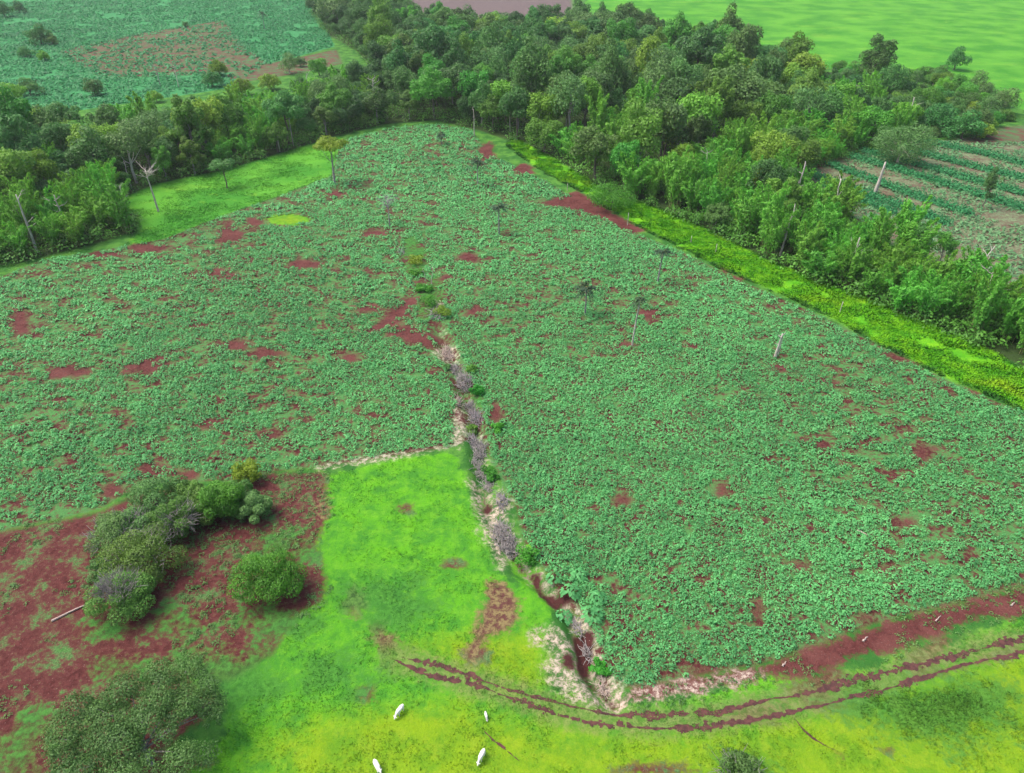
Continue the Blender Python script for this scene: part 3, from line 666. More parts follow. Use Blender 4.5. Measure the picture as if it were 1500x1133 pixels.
# prototypes: (kind, name, builder)
FAR = Vector((0, 0, 0))
def P_(mat, bark, *a, **k): return dict(mat=mat, bark=bark, a=a, k=k)
PROTO = {
 'dark': [P_(L_DARK, B_BROWN, 5.2, 4.8, 8.2, 26, 6000, .60, 101, low=-.6), P_(L_DARK, B_GREY, 4.6, 5.2, 8.6, 28, 6000, .58, 102, low=-.7), P_(L_DARK, B_BROWN, 6.0, 4.0, 9.2, 30, 6400, .62, 103, low=-.5, lobe=(.22, .38)), P_(L_DARK, B_GREY, 5.0, 4.4, 8.0, 34, 6200, .56, 104, low=-.6, lobe=(.18, .32))],
 'mid': [P_(L_MID, B_BROWN, 4.8, 4.8, 7.8, 26, 5800, .58, 111, low=-.6), P_(L_MID, B_GREY, 4.2, 5.4, 8.2, 28, 5800, .56, 112, low=-.7), P_(L_MID, B_BROWN, 5.4, 4.0, 8.4, 32, 6000, .60, 113, low=-.5, lobe=(.2, .36)), P_(L_MID, B_GREY, 4.6, 4.4, 7.6, 34, 6000, .56, 114, low=-.7, lobe=(.18, .32))],
 'light': [P_(L_LIGHT, B_GREY, 4.4, 4.2, 7.0, 22, 5000, .56, 121, low=-.6), P_(L_LIGHT, B_BROWN, 3.8, 4.6, 7.2, 24, 5000, .55, 122, low=-.7)],
 'grey': [P_(L_GREY, B_PALE, 4.4, 4.2, 8.6, 28, 3600, .52, 131, jitter=.6, low=-.5), P_(L_GREY, B_GREY, 5.0, 3.8, 8.4, 30, 3800, .52, 132, jitter=.6, low=-.5)],
}
PROTO['tall'] = [P_(L_DARK, B_BROWN, 4.0, 7.0, 8.6, 30, 6500, .55, 166, low=-.8)]
PROTO['sdark'] = [P_(L_DARK, B_BROWN, 4.6, 4.4, 4.6, 24, 5200, .55, 151, low=-.7), P_(L_DARK, B_BROWN, 5.2, 3.6, 3.8, 24, 5200, .55, 152, low=-.6)]
PROTO['smid'] = [P_(L_MID, B_BROWN, 4.6, 3.8, 4.0, 24, 5200, .55, 153, low=-.7), P_(L_LIGHT, B_BROWN, 4.4, 3.4, 3.6, 22, 4600, .55, 154, low=-.6)]
PROTO['sgrey'] = [P_(L_GREY, B_PALE, 4.8, 4.0, 4.6, 26, 3800, .5, 155, jitter=.5, low=-.6)]
protos = {k: [] for k in list(PROTO)+['bamboo']}
LOOK = {'dark': 'dark green dense round tree', 'mid': 'mid green leafy domed tree', 'light': 'light yellow-green bushy tree', 'grey': 'grey-green thin-leaved tree', 'bamboo': 'feathery bright green bamboo clump'}
ZN = {'L': 'left wood', 'M': 'wood behind the field head', 'R': 'wood beside the bright strip'}
ROWN = {'front': 'on the field-side edge of the', 'in': 'in the thick of the', 'back': 'on the far edge of the'}
def forest_label(kind, zone, row):
    return f"{LOOK[kind]} {ROWN[row]} {ZN[zone]}", f"{kind} trees, {row} of the {ZN[zone]}".replace('bamboo trees', 'bamboo clumps').replace('front of', 'field-side edge of').replace(', in of', ', inside').replace('back of', 'far edge of')

def place(kind, loc, sc, label, group, cat=None):
    lst = protos[kind]; v = rnd.randrange(len(PROTO[kind]) if kind in PROTO else 3)
    hit = [p for p in lst if p[0] == v]
    rz = rnd.random()*6.283; s = (sc*rnd.uniform(.82, 1.2), sc*rnd.uniform(.82, 1.2), sc*rnd.uniform(.8, 1.28))
    if hit:
        return copy_tree(hit[0][1], loc, rz, s, label, cat or ('bamboo' if kind == 'bamboo' else 'tree'), group)
    if kind == 'bamboo': t = make_bamboo(loc, label, group, 140+v, H=(13, 11, 15)[v], nc=(22, 18, 24)[v], spread=(4.2, 4.0, 3.6)[v])
    else:
        q = PROTO[kind][v]; t = make_tree('scrub_tree' if kind[0] == 's' or kind == 'tall' else 'forest_tree', loc, label, 'tree', group, q['mat'], q['bark'], *q['a'], **q['k'])
    t.rotation_euler = (0, 0, rz); t.scale = s; lst.append((v, t))
    return t

# sow the woods
taken = []; sown = []
def free(x, y, r, f=.70):
    for (a, b, c) in taken:
        if (a-x)**2+(b-y)**2 < ((r+c)*f)**2: return False
    return True
cnt = {}
for zone, poly, tries in (('R', WR, 5200), ('L', WL, 5200), ('M', WM, 6500)):
    lo, hi = poly.min(0), poly.max(0)
    xs = lo[0]+(hi[0]-lo[0])*R.random(tries*3); ys = lo[1]+(hi[1]-lo[1])*R.random(tries*3)
    sd = sdf(xs, ys, poly); ok = sd > .8
    # gaps along the edges with other woods don't count as edges
    for x, y, d in list(zip(xs[ok], ys[ok], sd[ok]))[:tries]:
        px, py = to_px(x, y)
        if px < -130 or px > 1640 or py < 10: continue
        nb = vnoise(np.array([x]), np.array([y]), 26, 55)[0]
        if zone == 'R': pb = .72 if py > 200 else .25
        elif zone == 'L': pb = .55 if py > 215 else .25
        else: pb = .40 if (px > 800 and py > 190) else .04
        kd = 'bamboo' if nb < .22+.55*pb and rnd.random() < .9 and pb > .1 else None
        if kd is None:
            w = {'L': (38, 34, 20, 8), 'M': (52, 32, 8, 8), 'R': (22, 44, 20, 14)}[zone]
            kd = rnd.choices(['dark', 'mid', 'light', 'grey'], w)[0]
        sc = rnd.choice([rnd.uniform(.8, 1.3), rnd.uniform(1.1, 1.75)]) if kd != 'bamboo' else rnd.uniform(.9, 1.45)
        if d < 6 and kd != 'bamboo': sc *= .82
        if zone == 'M': sc *= 1.25
        r = {'dark': 5.0, 'mid': 4.6, 'light': 4.1, 'grey': 4.5, 'bamboo': 3.7}[kd]*sc
        if not free(x, y, r): continue
        taken.append((x, y, r))
        other = [p for p in (WR, WL, WM) if p is not poly]
        edge = d < 7 and all(sdf(np.array([x]), np.array([y]), p)[0] < -6 for p in other)
        row = 'in'
        if edge:
            row = 'front' if sdf(np.array([x]), np.array([y-10.0]), poly)[0] < 0 else 'back'
        lab, grp = forest_label(kd, zone, row)
        sown.append((kd, x, y, sc, lab, grp, r/math.hypot(math.hypot(x, y), CAM_H))); cnt[(zone, kd)] = cnt.get((zone, kd), 0)+1
sown.sort(key=lambda q: -q[6])
nb_ = nt_ = 0; rest = []
for kd, x, y, sc, lab, grp, _ in sown:
    if kd == 'bamboo': nb_ += 1
    else: nt_ += 1
    if (kd == 'bamboo' and nb_ > 290) or (kd != 'bamboo' and nt_ > 298): rest.append((kd, x, y, sc)); continue
    place(kd, (x, y, hz(x, y)-.1), sc, lab, grp)
def mesh_np(me):
    v = np.empty(len(me.vertices)*3, np.float32); me.vertices.foreach_get('co', v)
    f = np.empty(len(me.polygons)*4, np.int32); me.loops.foreach_get('vertex_index', f)
    t_ = np.zeros(len(me.polygons), np.float32)
    if 'tint' in me.attributes: me.attributes['tint'].data.foreach_get('value', t_)
    return v.reshape(-1, 3), f.reshape(-1, 4), t_
if rest:     # the small far crowns at the back of the wood: one mass
    V_, F_, T_, m0 = [], [], [], 0
    cache = {}
    for kd, x, y, sc in rest:
        lst = protos[kd if protos[kd] else 'mid']; v, src = lst[rnd.randrange(len(lst))]
        me = src.children[0].data
        if me.name not in cache: cache[me.name] = mesh_np(me)
        V, F, T = cache[me.name]; a = rnd.random()*6.283; ca, sa = math.cos(a), math.sin(a)
        sx, sz = sc*rnd.uniform(.9, 1.12), sc*rnd.uniform(.85, 1.2)
        W_ = np.stack([(V[:, 0]*ca-V[:, 1]*sa)*sx+x, (V[:, 0]*sa+V[:, 1]*ca)*sx+y, V[:, 2]*sz+hz(x, y)], 1)
        V_.append(W_); F_.append(F+m0); T_.append(np.clip(T*.8+{'light': .5, 'grey': .3, 'mid': .15}.get(kd, -.1)+rnd.uniform(-.15, .15), 0, 1)); m0 += len(V)
    tag(mk('far_wood', np.vstack(V_), np.vstack(F_), L_MID if False else L_DARK, tint=np.concatenate(T_)), 'far canopy at the back of the wood merging into one dark mass', 'wood', kind='stuff')
print('rest', len(rest)); print('forest', sum(cnt.values()), cnt, 'crop leaves', n_crop)

# undergrowth of the woods
V_, F_, T_, m0 = [], [], [], 0
for poly in (WR, WL, WM):
    lo, hi = poly.min(0), poly.max(0); n = 30000
    x = lo[0]+(hi[0]-lo[0])*R.random(n); y = lo[1]+(hi[1]-lo[1])*R.random(n); d = sdf(x, y, poly)
    px = W0/2+FPX*x/(y*cP+CAM_H*sP)
    k = (d > -1.2) & (d < 13.9+20*(R.random(n) < .35)) & (px > -150) & (px < 1650) & (vnoise(x, y, 4.5, 91) > .33)
    x, y = x[k], y[k]
    V, F, T = plants(x, y, 14, 1.9, 3.2, .72, 64, .8)
    V_.append(V); F_.append(F+m0); T_.append(T); m0 += len(V)
tag(mk('undergrowth', np.vstack(V_), np.vstack(F_), L_UNDER, tint=np.concatenate(T_)), 'low leafy undergrowth filling the floor of the woods', 'undergrowth', kind='stuff')

# scrub: scattered trees right of the wood, at the foot of the bright meadow   (px, py of the base, kind, scale, label)
SCR = [(1272,128,'tall',1.2,'tallest dark tree standing above the scrub against the bright meadow'),
 (1252,148,'dark',1.0,'dark bushy tree below the left side of the tall meadow-edge tree'), (1298,146,'dark',.95,'dark rounded tree below the right side of the tall meadow-edge tree'),
 (1322,140,'mid',.6,'small round green tree between the tall tree and the yellow-green shrubs'), (1397,103,'dark',.82,'lone round dark tree standing out in the bright meadow'),
 (1362,120,'light',.8,'yellow-green tree left of the lone meadow tree'), (1375,128,'mid',.7,'small green tree just below the yellow-green meadow-edge tree'),
 (1402,138,'mid',.75,'green bushy tree below the lone meadow tree'), (1428,134,'grey',.75,'greyish tree right of the bushes under the lone meadow tree'), (1440,142,'dark',.5,'small dark shrub right of the greyish meadow-edge tree'),
 (1466,168,'grey',1.0,'large grey-green tree at the right end of the scrub'), (1446,172,'grey',.8,'grey-green tree joined to the left of the scrub end tree'),
 (1345,168,'mid',.9,'leafy green tree in the middle of the scrub'), (1330,180,'dark',.85,'dark tree in the scrub above the right field corner'), (1368,196,'dark',.95,'dark tree at the lower edge of the scrub, left of the dark twin clump'),
 (1408,204,'dark',.95,'dark clump at the top corner of the right field'), (1422,198,'dark',.8,'dark tree rising above the top corner of the right field'), (1436,202,'mid',.7,'green shrub right of the dark clump at the field corner'),
 (1385,160,'light',.6,'pale yellow-green shrub in the open middle of the scrub'), (1312,160,'light',.7,'light green bush left in the scrub'), (1418,160,'dark',.6,'small dark tree in the yellow grass right of the scrub middle')]
for px, py, kd, sc, lab in SCR: place({'tall': 'tall', 'light': 'smid', 'mid': 'smid', 'dark': 'sdark', 'grey': 'sgrey'}[kd], base(px, py)-Vector((0, 0, .1)), sc*1.5, lab, 'scrub trees at the meadow edge')
xs, ys = [], []
for _ in range(400):
    lo, hi = SCRUB.min(0), SCRUB.max(0); x = rnd.uniform(lo[0], hi[0]); y = rnd.uniform(lo[1], hi[1])
    if sdf(np.array([x]), np.array([y]), SCRUB)[0] < 1 or not free(x, y, 3.5, .8): continue
    taken.append((x, y, 3.5)); kd = rnd.choice(['sdark', 'smid', 'smid', 'sgrey']); lk_ = {'sdark': 'dark green', 'smid': 'fresh green', 'sgrey': 'grey-green'}[kd]
    place(kd, (x, y, hz(x, y)-.2), rnd.uniform(.5, .95), f'low {lk_} shrub scattered through the scrub at the meadow edge', f'low {lk_} scrub shrubs', 'shrub')
# far top left trees
TL = [(62,66,'dark',.85,'dark ragged tree alone in the far left field'), (38,84,'dark',.6,'small dark tree left of the ragged tree in the far field'), (78,66,'dark',.5,'low dark bush at the foot of the ragged far field tree'), (66,90,'mid',.5,'small green bush below the ragged tree in the far field'),
 (8,26,'dark',.8,'dark tree at the top left corner of the far field'), (30,20,'dark',.7,'second dark tree from the top left corner of the far field'), (322,112,'light',.75,'light green tree beside the red earth strip'), (425,108,'grey',.8,'pale thin tree standing on the red earth strip'), (440,98,'dark',.45,'small dark bush on the red earth strip'),
 (312,128,'dark',.6,'dark tree under the light green tree by the red strip'), (20,150,'mid',.9,'green tree on the scrubby bank at the far left'), (45,140,'dark',.7,'dark tree on the scrubby bank at the far left'), (140,140,'dark',.6,'dark bush above the left wood beyond its far edge'), (230,150,'mid',.55,'green bush by the far edge of the left wood'),
 (272,40,'dark',.35,'small dark bush in the middle of the far reddish field'), (355,140,'mid',.7,'mid green tree just beyond the left wood below the red strip'), (395,132,'light',.7,'pale green tree between the red strip and the left wood'), (468,112,'mid',.7,'green tree at the right end of the red strip')]
for px, py, kd, sc, lab in TL: place({'tall': 'tall', 'light': 'smid', 'mid': 'smid', 'dark': 'sdark', 'grey': 'sgrey'}[kd], base(px, py)-Vector((0, 0, .1)), sc*1.5, lab, 'trees about the far left fields')

# --- single trees with a look of their own
def B(px, py): return base(px, py)-Vector((0, 0, .05))
make_tree('field_tree', B(491,270), 'yellow-green umbrella tree on a bare trunk at the top of the field', 'tree', None, L_YEL, B_GREY, 5.6, 2.6, 13.5, 18, 4200, .55, 201, trunk_r=.3, nlimb=9, flat=.5, low=-.1)
make_tree('grassland_tree', B(333,276), 'small dull green dome tree standing in the bright grass patch', 'tree', None, L_GREY, B_BROWN, 4.0, 2.4, 7.6, 16, 2800, .5, 202, trunk_r=.2, low=-.1)
make_tree('wide_grey_tree', B(1314,240), 'broad grey-green spreading tree at the corner of the right field', 'tree', None, L_GREY, B_PALE, 11.5, 6.6, 8.0, 60, 16000, .5, 203, trunk_r=.4, nlimb=14, jitter=.4, low=-.95, lobe=(.2, .34))
make_tree('slender_tree', B(1437,306), 'slender dark tree leaning in the right field beside the crop rows', 'tree', None, L_DARK, B_BROWN, 2.3, 5.2, 8.6, 20, 2600, .42, 204, trunk_r=.16, low=-.9, lean=(.9, 0))
make_tree('wood_tree', B(1330,392), 'dark tree with a split crown at the inner corner of the right field', 'tree', None, L_DARK, B_PALE, 3.6, 4.2, 8.2, 22, 4200, .45, 205, trunk_r=.22, low=-.7)
make_tree('wood_tree', B(1372,395), 'dull green narrow tree beside the long pale branch', 'tree', None, L_MID, B_PALE, 2.6, 4.2, 7.4, 18, 3200, .42, 206, trunk_r=.2, low=-.7)
make_tree('round_shrub', B(895,306), 'bright deep green rounded shrub mound beside the red bare patch', 'shrub', None, L_VINE, B_BROWN, 7.0, 4.2, 3.0, 34, 8000, .42, 207, trunk_r=.2, low=-.2)
make_tree('vine_tower', B(1100,312), 'yellow-green vine-covered trunk standing like a column in the right wood', 'tree', None, L_YEL, B_PALE, 1.7, 5.4, 10.0, 16, 1700, .45, 208, trunk_r=.3, low=-.9)
make_tree('vine_cone', B(1130,312), 'pale green cone-shaped vine-covered tree right of the vine column', 'tree', None, L_LIGHT, B_PALE, 2.7, 4.4, 7.6, 18, 2200, .45, 209, trunk_r=.25, low=-.8)
make_palm(B(700,273), 'dark-headed palm in the upper field right of the umbrella tree', 8.5, 301)
make_palm(B(731,343), 'dark-headed palm in the middle of the upper field', 8.4, 302)
make_palm(B(857,461), 'dark palm left of the small square of bare red earth', 7.2, 303, fl=2.3)
make_palm(B(963,416), 'faint grey palm on the right side above the small bare square', 9.0, 304, lean=(.5, 0), fl=2.1, nf=13)
make_palm(B(647,212), 'tiny palm at the very top of the field by the wood', 4.0, 305, fl=1.7)
make_palm(B(388,44), 'distant slim palm in the far dark green field', 11, 306, fl=3.4)
make_palm(B(1135,300), 'drooping palm among the bamboo of the right wood', 9, 307)
make_palm(B(926,506), 'slim pale palm with a thin leaning stem beside the bare red square', 11.5, 308, lean=(.7, 0), fl=1.3, nf=10, bark=B_PALE)
make_dead(B(232,310), 'pale dead tree with a flat spread of bare branches in the left grass', 13.0, .30, 401, nb=14, spread=3.4, lo=.84, lean=(-.4, 0), twigs=5)
make_dead(B(193,276), 'thin pale dead trunk at the edge of the left wood', 9.5, .18, 402, nb=4, spread=1.2)
make_dead(B(571,331), 'grey leafless round-headed tree in the upper field', 7.5, .2, 403, B_GREY, nb=20, spread=2.6, lo=.5, twigs=8)
make_dead(B(1135,524), 'broken pale trunk with a stub beside it in the right field slope', 6.2, .3, 404, lean=(.4, 0), nb=3, spread=.8)
make_dead(B(1140,519), 'thin bare stick leaning beside the broken pale trunk', 5.8, .1, 410, B_GREY, lean=(.3, 0), nb=2, spread=.7)
make_dead(B(1280,287), 'thick pale broken stump tapering upward on a red earth patch', 11.5, .6, 405, lean=(1.0, 0), nb=1, spread=.8, lo=.8)
make_dead(B(1116,228), 'pale pointed dead trunk in the right wood', 13, .4, 406, lean=(.4, 0), nb=4, spread=1.4)
make_dead(B(1396,447), 'long white leaning bare branch at the right wood edge', 15, .2, 407, lean=(6.0, 2), nb=5, spread=2.2, lo=.3)
make_dead(B(632,416), 'thin leaning dead stick in the field above the brush line', 4.8, .09, 408, lean=(.6, 0), nb=2, spread=.8)
make_dead(B(624,412), 'short dead stick left of the leaning one above the brush line', 3.6, .08, 409, lean=(-.5, 0), nb=2, spread=.8)
for i, (px, py, h, nm) in enumerate([(430,214,11,'white slim trunk where the left wood meets the grass'), (410,222,6,'short white trunk left of the slim one at the left wood edge'), (695,200,11,'bare white trunk at the near tip of the middle wood'), (875,190,8,'pale bare trunk among the trees at the middle wood centre'),
     (1050,100,13,'bare pale tree on the skyline edge of the middle wood'), (1095,95,13,'tall bare tree by the meadow at the back of the middle wood'), (1145,105,12,'bare grey tree at the meadow corner of the middle wood'), (985,70,10,'leafless grey tree at the back of the wood'), (1210,165,9,'bare silvery tree in the gap right of the middle wood'),
     (1270,200,9,'tangle of bare pale limbs above the broad grey tree'), (1245,205,10,'bare leaning trunk left of the broad grey tree'), (262,128,11,'slim bare trunk beyond the left wood'), (235,126,10,'slim bare trunk left of its twin beyond the left wood'), (1015,200,9,'short bare trunk deep in the right wood'), (1330,365,6,'small bare snag by the inner corner of the right field')]):
    make_dead(B(px, py), nm, h, .2, 430+i, B_PALE if i % 3 else B_GREY, nb=9 if i > 3 else 4, spread=2.0 if i > 3 else 1.2, lo=.5, twigs=4)
k_ = 0
for _ in range(900):
    if k_ >= 26: break
    px, py = rnd.uniform(20, 1480), rnd.uniform(60, 470); x, y = at(px, py)
    zn = [z for z, p in (('right wood', WR), ('wood behind the field head', WM), ('left wood', WL)) if sdf(np.array([x]), np.array([y]), p)[0] > 2]
    if not zn: continue
    k_ += 1
    make_dead(B(px, py), f'pale bare trunk showing between the crowns of the {zn[0]}', rnd.uniform(10, 17), rnd.uniform(.2, .36), 470+k_, B_PALE, nb=rnd.randrange(3, 9), spread=rnd.uniform(1.2, 2.6), lo=.45, lean=(rnd.uniform(-1.5, 1.5), 0), twigs=3, group=f'pale bare trunks in the {zn[0]}')
# fence posts along the grass strip
def post(px, py, h, lab):
    tb = Tubes(); p = B(px, py)
    tb.add(wig((0, 0, -.3), (rnd.uniform(-.1, .1), 0, h), 5, .015), [.11, .1, .1, .095, .09], 7)
    o = tb.build('fence_post', B_PALE); o.location = p; tag(o, lab, 'fence post', 'wooden posts along the bright grass strip')
for px, py, h, lab in [(919,330,4.0,'tall pale post at the end of the red bare patch'), (1048,372,3.0,'pale post in the grass strip above the field corner palm'), (1230,458,3.0,'pale post where the grass strip passes the middle of the right wood'), (831,280,2.6,'small pale post left of the round shrub mound'), (1012,356,2.2,'short pale post between the two taller ones on the strip')]: post(px, py, h, lab)

# ------------------------------------------------------------------ near bushes
def bush(px, py, Rx, Rz, zc, seed, label, mat=L_BUSH, nleaf=15000, leaf=.26, twig=0.0, nlobe=34, name='bush', cat='bush', grp=None, twig_at=None, lobe=(.18, .34)):
    p = B(px, py); Rx *= 1.2; Rz *= 1.12
    t = make_tree(name, p, label, cat, grp, mat, B_BROWN, Rx, Rz, zc, nlobe, nleaf, leaf, seed, trunk_r=.14, nlimb=10, low=-.35, lobe=lobe, thick=.26, jitter=.12)
    if twig:
        rg = np.random.default_rng(seed+5); tb = Tubes()
        for i in range(int(260*twig)+6):
            th = rg.random()*6.283; cz = rg.uniform(.15, .95); q = math.sqrt(1-cz*cz)
            d = np.array([q*math.cos(th), q*math.sin(th), cz])
            if twig_at is not None: d = norm(d*.75+np.array(twig_at))
            c = np.array([0, 0, zc])+d*np.array([Rx, Rx, Rz])*rg.uniform(.65, .9)
            e = c+(d+rg.normal(size=3)*.5)*rg.uniform(.6, 1.2)
            tb.add(wig(c, e, 3, .06), [.045, .035, .02], 3)
        f = tb.build('bare_twigs', B_TWIG, t); f['label'] = 'grey leafless twigs'
    return t
G = 'bushes of the hedge clump on the red soil'
bush(186,893,3.7,2.9,2.2,501,'bush with a grey leafless top at the lower left end of the hedge clump', twig=2.2, twig_at=(-.2, .2, .5), grp=G)
bush(215,835,4.6,3.2,2.8,502,'large leafy green bush in the middle of the hedge clump', nleaf=18000, grp=G, twig=.5)
bush(175,800,3.6,2.6,2.2,503,'pale greyish bush at the left side of the hedge clump', mat=L_GREY, grp=G, twig=.6)
bush(262,782,3.3,3.0,2.4,504,'upright bush with bare grey twigs in the middle of the hedge clump', grp=G, twig=1.2, twig_at=(.5, -.4, .2))
bush(235,748,4.0,2.6,2.4,505,'olive bush at the back of the hedge clump', grp=G, mat=L_GREY, nleaf=13000)
bush(300,760,3.0,2.4,2.0,506,'low bush between the twiggy bush and the right end of the hedge clump', grp=G)
bush(328,758,3.5,3.2,2.8,507,'brighter green bush near the right end of the hedge clump', mat=L_BUSHB, grp=G)
bush(370,757,2.6,2.1,1.9,508,'small round dull bush at the right end of the hedge clump', mat=L_GREY, grp=G)
bush(366,706,2.2,2.0,1.9,509,'small yellow-green bush behind the right end of the hedge clump', mat=L_YEL, nleaf=6000, grp=G)
bush(205,790,3.0,2.4,2.0,512,'grey-green bush filling the gap in the left of the hedge clump', mat=L_GREY, grp=G, twig=.8)
bush(275,735,2.6,2.0,1.8,513,'low dull bush along the back of the hedge clump beside the crop', mat=L_BUSH, grp=G, nleaf=9000)
bush(345,742,2.6,2.4,2.0,514,'leafy bush between the bright bush and the small yellow-green one', grp=G, nleaf=9000)
bush(150,842,1.8,1.2,.9,510,'low ragged shrub on the left flank of the hedge clump', mat=L_GREY, nleaf=4000, grp=G)
bush(398,866,3.75,3.1,2.9,511,'single round bright green bush on the red soil beside the pasture', mat=L_BUSHB, nleaf=26000, nlobe=80, leaf=.24, lobe=(.20, .32))
make_tree('large_tree', B(222,1118), 'large dark open-crowned tree at the bottom left corner', 'tree', None, L_BIG, B_GREY, 9.4, 3.6, 6.4, 80, 60000, .23, 521, trunk_r=.34, nlimb=26, lobe=(.10, .22), jitter=.35, flat=.3, low=-.2)
bush(1085,1150,2.6,1.8,1.3,522,'dark low shrub cut by the bottom edge of the pasture', mat=L_BIG, nleaf=8000, twig=.3)

# ------------------------------------------------------------------ brush piles and growth along the gully
def brush(px, py, r, h, n, seed, label, mat=B_TWIG, up=.5):
    rg = np.random.default_rng(seed); tb = Tubes(); p = B(px, py)
    for i in range(n):
        a = rg.random()*6.283; q = r*math.sqrt(rg.random()); z = h*rg.random()*(1-(q/r)**2*.8)
        c = np.array([q*math.cos(a)*.85+q*math.sin(a)*.25*(-1 if px < 760 else 0), q*math.sin(a)*1.6, z]); d = norm(rg.normal(size=3)*np.array([.8, 1.2, .8])+np.array([0, .3, up])); d[2] = abs(d[2])*.8
        L = rg.uniform(.6, 2.1); tb.add(wig(c, c+d*L, 4, .1), [.06, .05, .04, .02], 4)
    o = tb.build('brush_pile', mat); o.location = p
    return tag(o, label, 'brush pile', 'grey dead brush along the gully')
brush(681,568,1.9,2.4,300,601,'upright grey mass of dead twigs highest on the gully line')
brush(655,520,1.7,.8,150,602,'flat pale scatter of dead twigs at the head of the gully', B_LOG)
brush(699,618,1.6,1.5,160,603,'tangle of pale dead branches beside the small bare red patch', B_GREY)
brush(703,686,2.3,1.4,240,604,'wide dark grey heap of twigs beside the pasture corner')
brush(738,790,2.0,1.5,300,605,'dense grey brush heap on pale ground beside the bright pasture')
brush(640,462,1.8,1.0,140,606,'loose heap of dead sticks in the vines above the gully', B_GREY)
brush(885,1012,.9,.35,45,607,'small scatter of pale sticks at the foot of the gully', B_LOG)
brush(588,590-220,1.0,.5,30,608,'thin scatter of sticks in the field above the gully', B_GREY)
for i, (px, py, r, h, n_, m_, lab) in enumerate([(668,545,1.3,1.0,110,B_TWIG,'small grey twig heap left of the highest twig mass'), (690,600,1.2,1.3,110,B_TWIG,'twig heap between the highest mass and the branch tangle'), (692,648,1.3,1.0,110,B_GREY,'low heap of dead branches just above the pasture corner'), (706,664,1.6,1.6,150,B_TWIG,'upright grey twigs between the branch tangle and the wide heap'),
    (716,712,1.5,.8,120,B_TWIG,'thin grey heap below the wide grey heap'), (735,735,1.2,.4,70,B_GREY,'pale sticks scattered beside the small red hole'), (748,808,1.3,.8,110,B_TWIG,'grey twigs trailing below the dense brush heap'), (848,925,1.0,.5,60,B_TWIG,'dead sticks on the lip of the long red hole'), (862,962,.8,.4,50,B_TWIG,'pale sticks lying across the lower red hole'), (670,590,.9,.6,60,B_LOG,'few pale sticks on the sandy bank left of the gully')]):
    brush(px, py, r, h, n_, 640+i, lab, m_)
def vine(px, py, Rx, Rz, seed, label, mat=L_VINE, n=1600, leaf=.3):
    return make_tree('vine_shrub', B(px, py), label, 'shrub', 'green shrubs along the gully', mat, B_BROWN, Rx, Rz, Rz*.6, 12, n, leaf, seed, trunk_r=.06, nlimb=5, low=-.2)
vine(697,580,1.6,1.3,621,'bright green shrub just below the highest grey brush mass')
vine(632,448,2.4,1.5,622,'green vine tangle beside the dead sticks above the gully')
vine(690,632,1.5,1.0,623,'dark green shrub left of the pale branch tangle in the gully', L_MID)
vine(718,700,1.6,1.1,624,'green shrub at the lower side of the wide grey heap')
vine(728,630,1.4,1.0,625,'leafy shrub right of the pale branch tangle')
vine(690,545,1.2,1.0,626,'small shrub at the right of the grey twig mass', L_MID)
vine(770,822,1.9,1.3,627,'bright green leafy plant below the dense grey brush heap')
vine(605,385,2.6,1.2,628,'yellow-green weeds high up the field line', L_YEL)
vine(622,425,2.2,1.3,631,'fresh green shrub above the vine tangle at the gully head', n=2200)
vine(648,462,2.4,1.4,632,'leafy green shrub just below the vine tangle at the gully head', L_LIGHT, 2200)
vine(612,402,2.0,1.0,633,'small green shrub below the yellow-green weeds on the field line')
vine(655,540,1.1,.6,629,'low weedy shrub left of the grey twig mass', L_GREY)
vine(880,985,1.3,.8,630,'bright shrub on the right lip of the gully foot')
# large single crop plants by the red holes of the gully
for i, (px, py, s, lab) in enumerate([(836,872,1.25,'big broad-leaved plant between the two red holes of the gully'), (866,905,1.3,'big broad-leaved plant right of the gully bend'), (812,850,1.0,'broad-leaved plant in the fork of the upper red hole'), (875,880,1.1,'broad-leaved plant second in from the gully bend'), (826,905,1.1,'broad-leaved plant over the pale bank of the gully'), (850,845,1.0,'broad-leaved plant above the right red hole')]):
    p = B(px, py); n = 60; a = R.random(n)*6.283; q = np.sqrt(R.random(n))
    P = np.stack([q*1.25*s*np.cos(a), q*1.25*s*np.sin(a), s*(1.45-.9*q**2)], 1); out = np.stack([np.cos(a), np.sin(a), 0*a], 1)
    V, F = leaves(P, out*(.3+.7*q[:, None])+np.array([0, 0, 1.])+R.normal(size=(n, 3))*.25, .62*s, .7, axis=out)
    t = thing('crop_plant', p, lab, 'plant', 'big plants on the gully edge')
    mk('foliage', V, F, L_CROP, t, tint=np.clip(.55+.5*(R.random(n)-.5), 0, 1))
    tb = Tubes(); tb.add(wig((0, 0, -.1), (0, 0, 1.2*s), 4, .03), [.05, .05, .04, .03], 5); tb.build('stem', B_BROWN, t)
# ------------------------------------------------------------------ logs
def log(px0, py0, px1, py1, r, label, seed, knots=3):
    a = base(px0, py0)+Vector((0, 0, r*.8)); b = base(px1, py1)+Vector((0, 0, r*.8)); tb = Tubes()
    d = np.array(b-a); tb.add(wig((0, 0, 0), d, 6, r*.4), np.linspace(r*1.15, r*.5, 6), 7)
    rg = np.random.default_rng(seed)
    for i in range(knots):
        c = d*rg.uniform(.3, .9); tb.add(wig(c, c+rg.normal(size=3)*np.array([.35, .35, .1])+np.array([0, 0, .15]), 3, .03), [r*.45, r*.35, r*.2], 5)
    o = tb.build('fallen_log', B_LOG); o.location = a; return tag(o, label, 'log')
log(76,911,137,881,.17,'long pale fallen pole lying on the red soil left of the bushes', 701)
log(1264,941,1271,934,.13,'short pale log on the red strip between crop and grass', 702, 0)
log(1480,889,1486,883,.13,'short pale log at the right end of the red strip', 703, 0)
log(1146,977,1151,970,.12,'pale log standing out on the red strip below the crop edge', 704, 0)
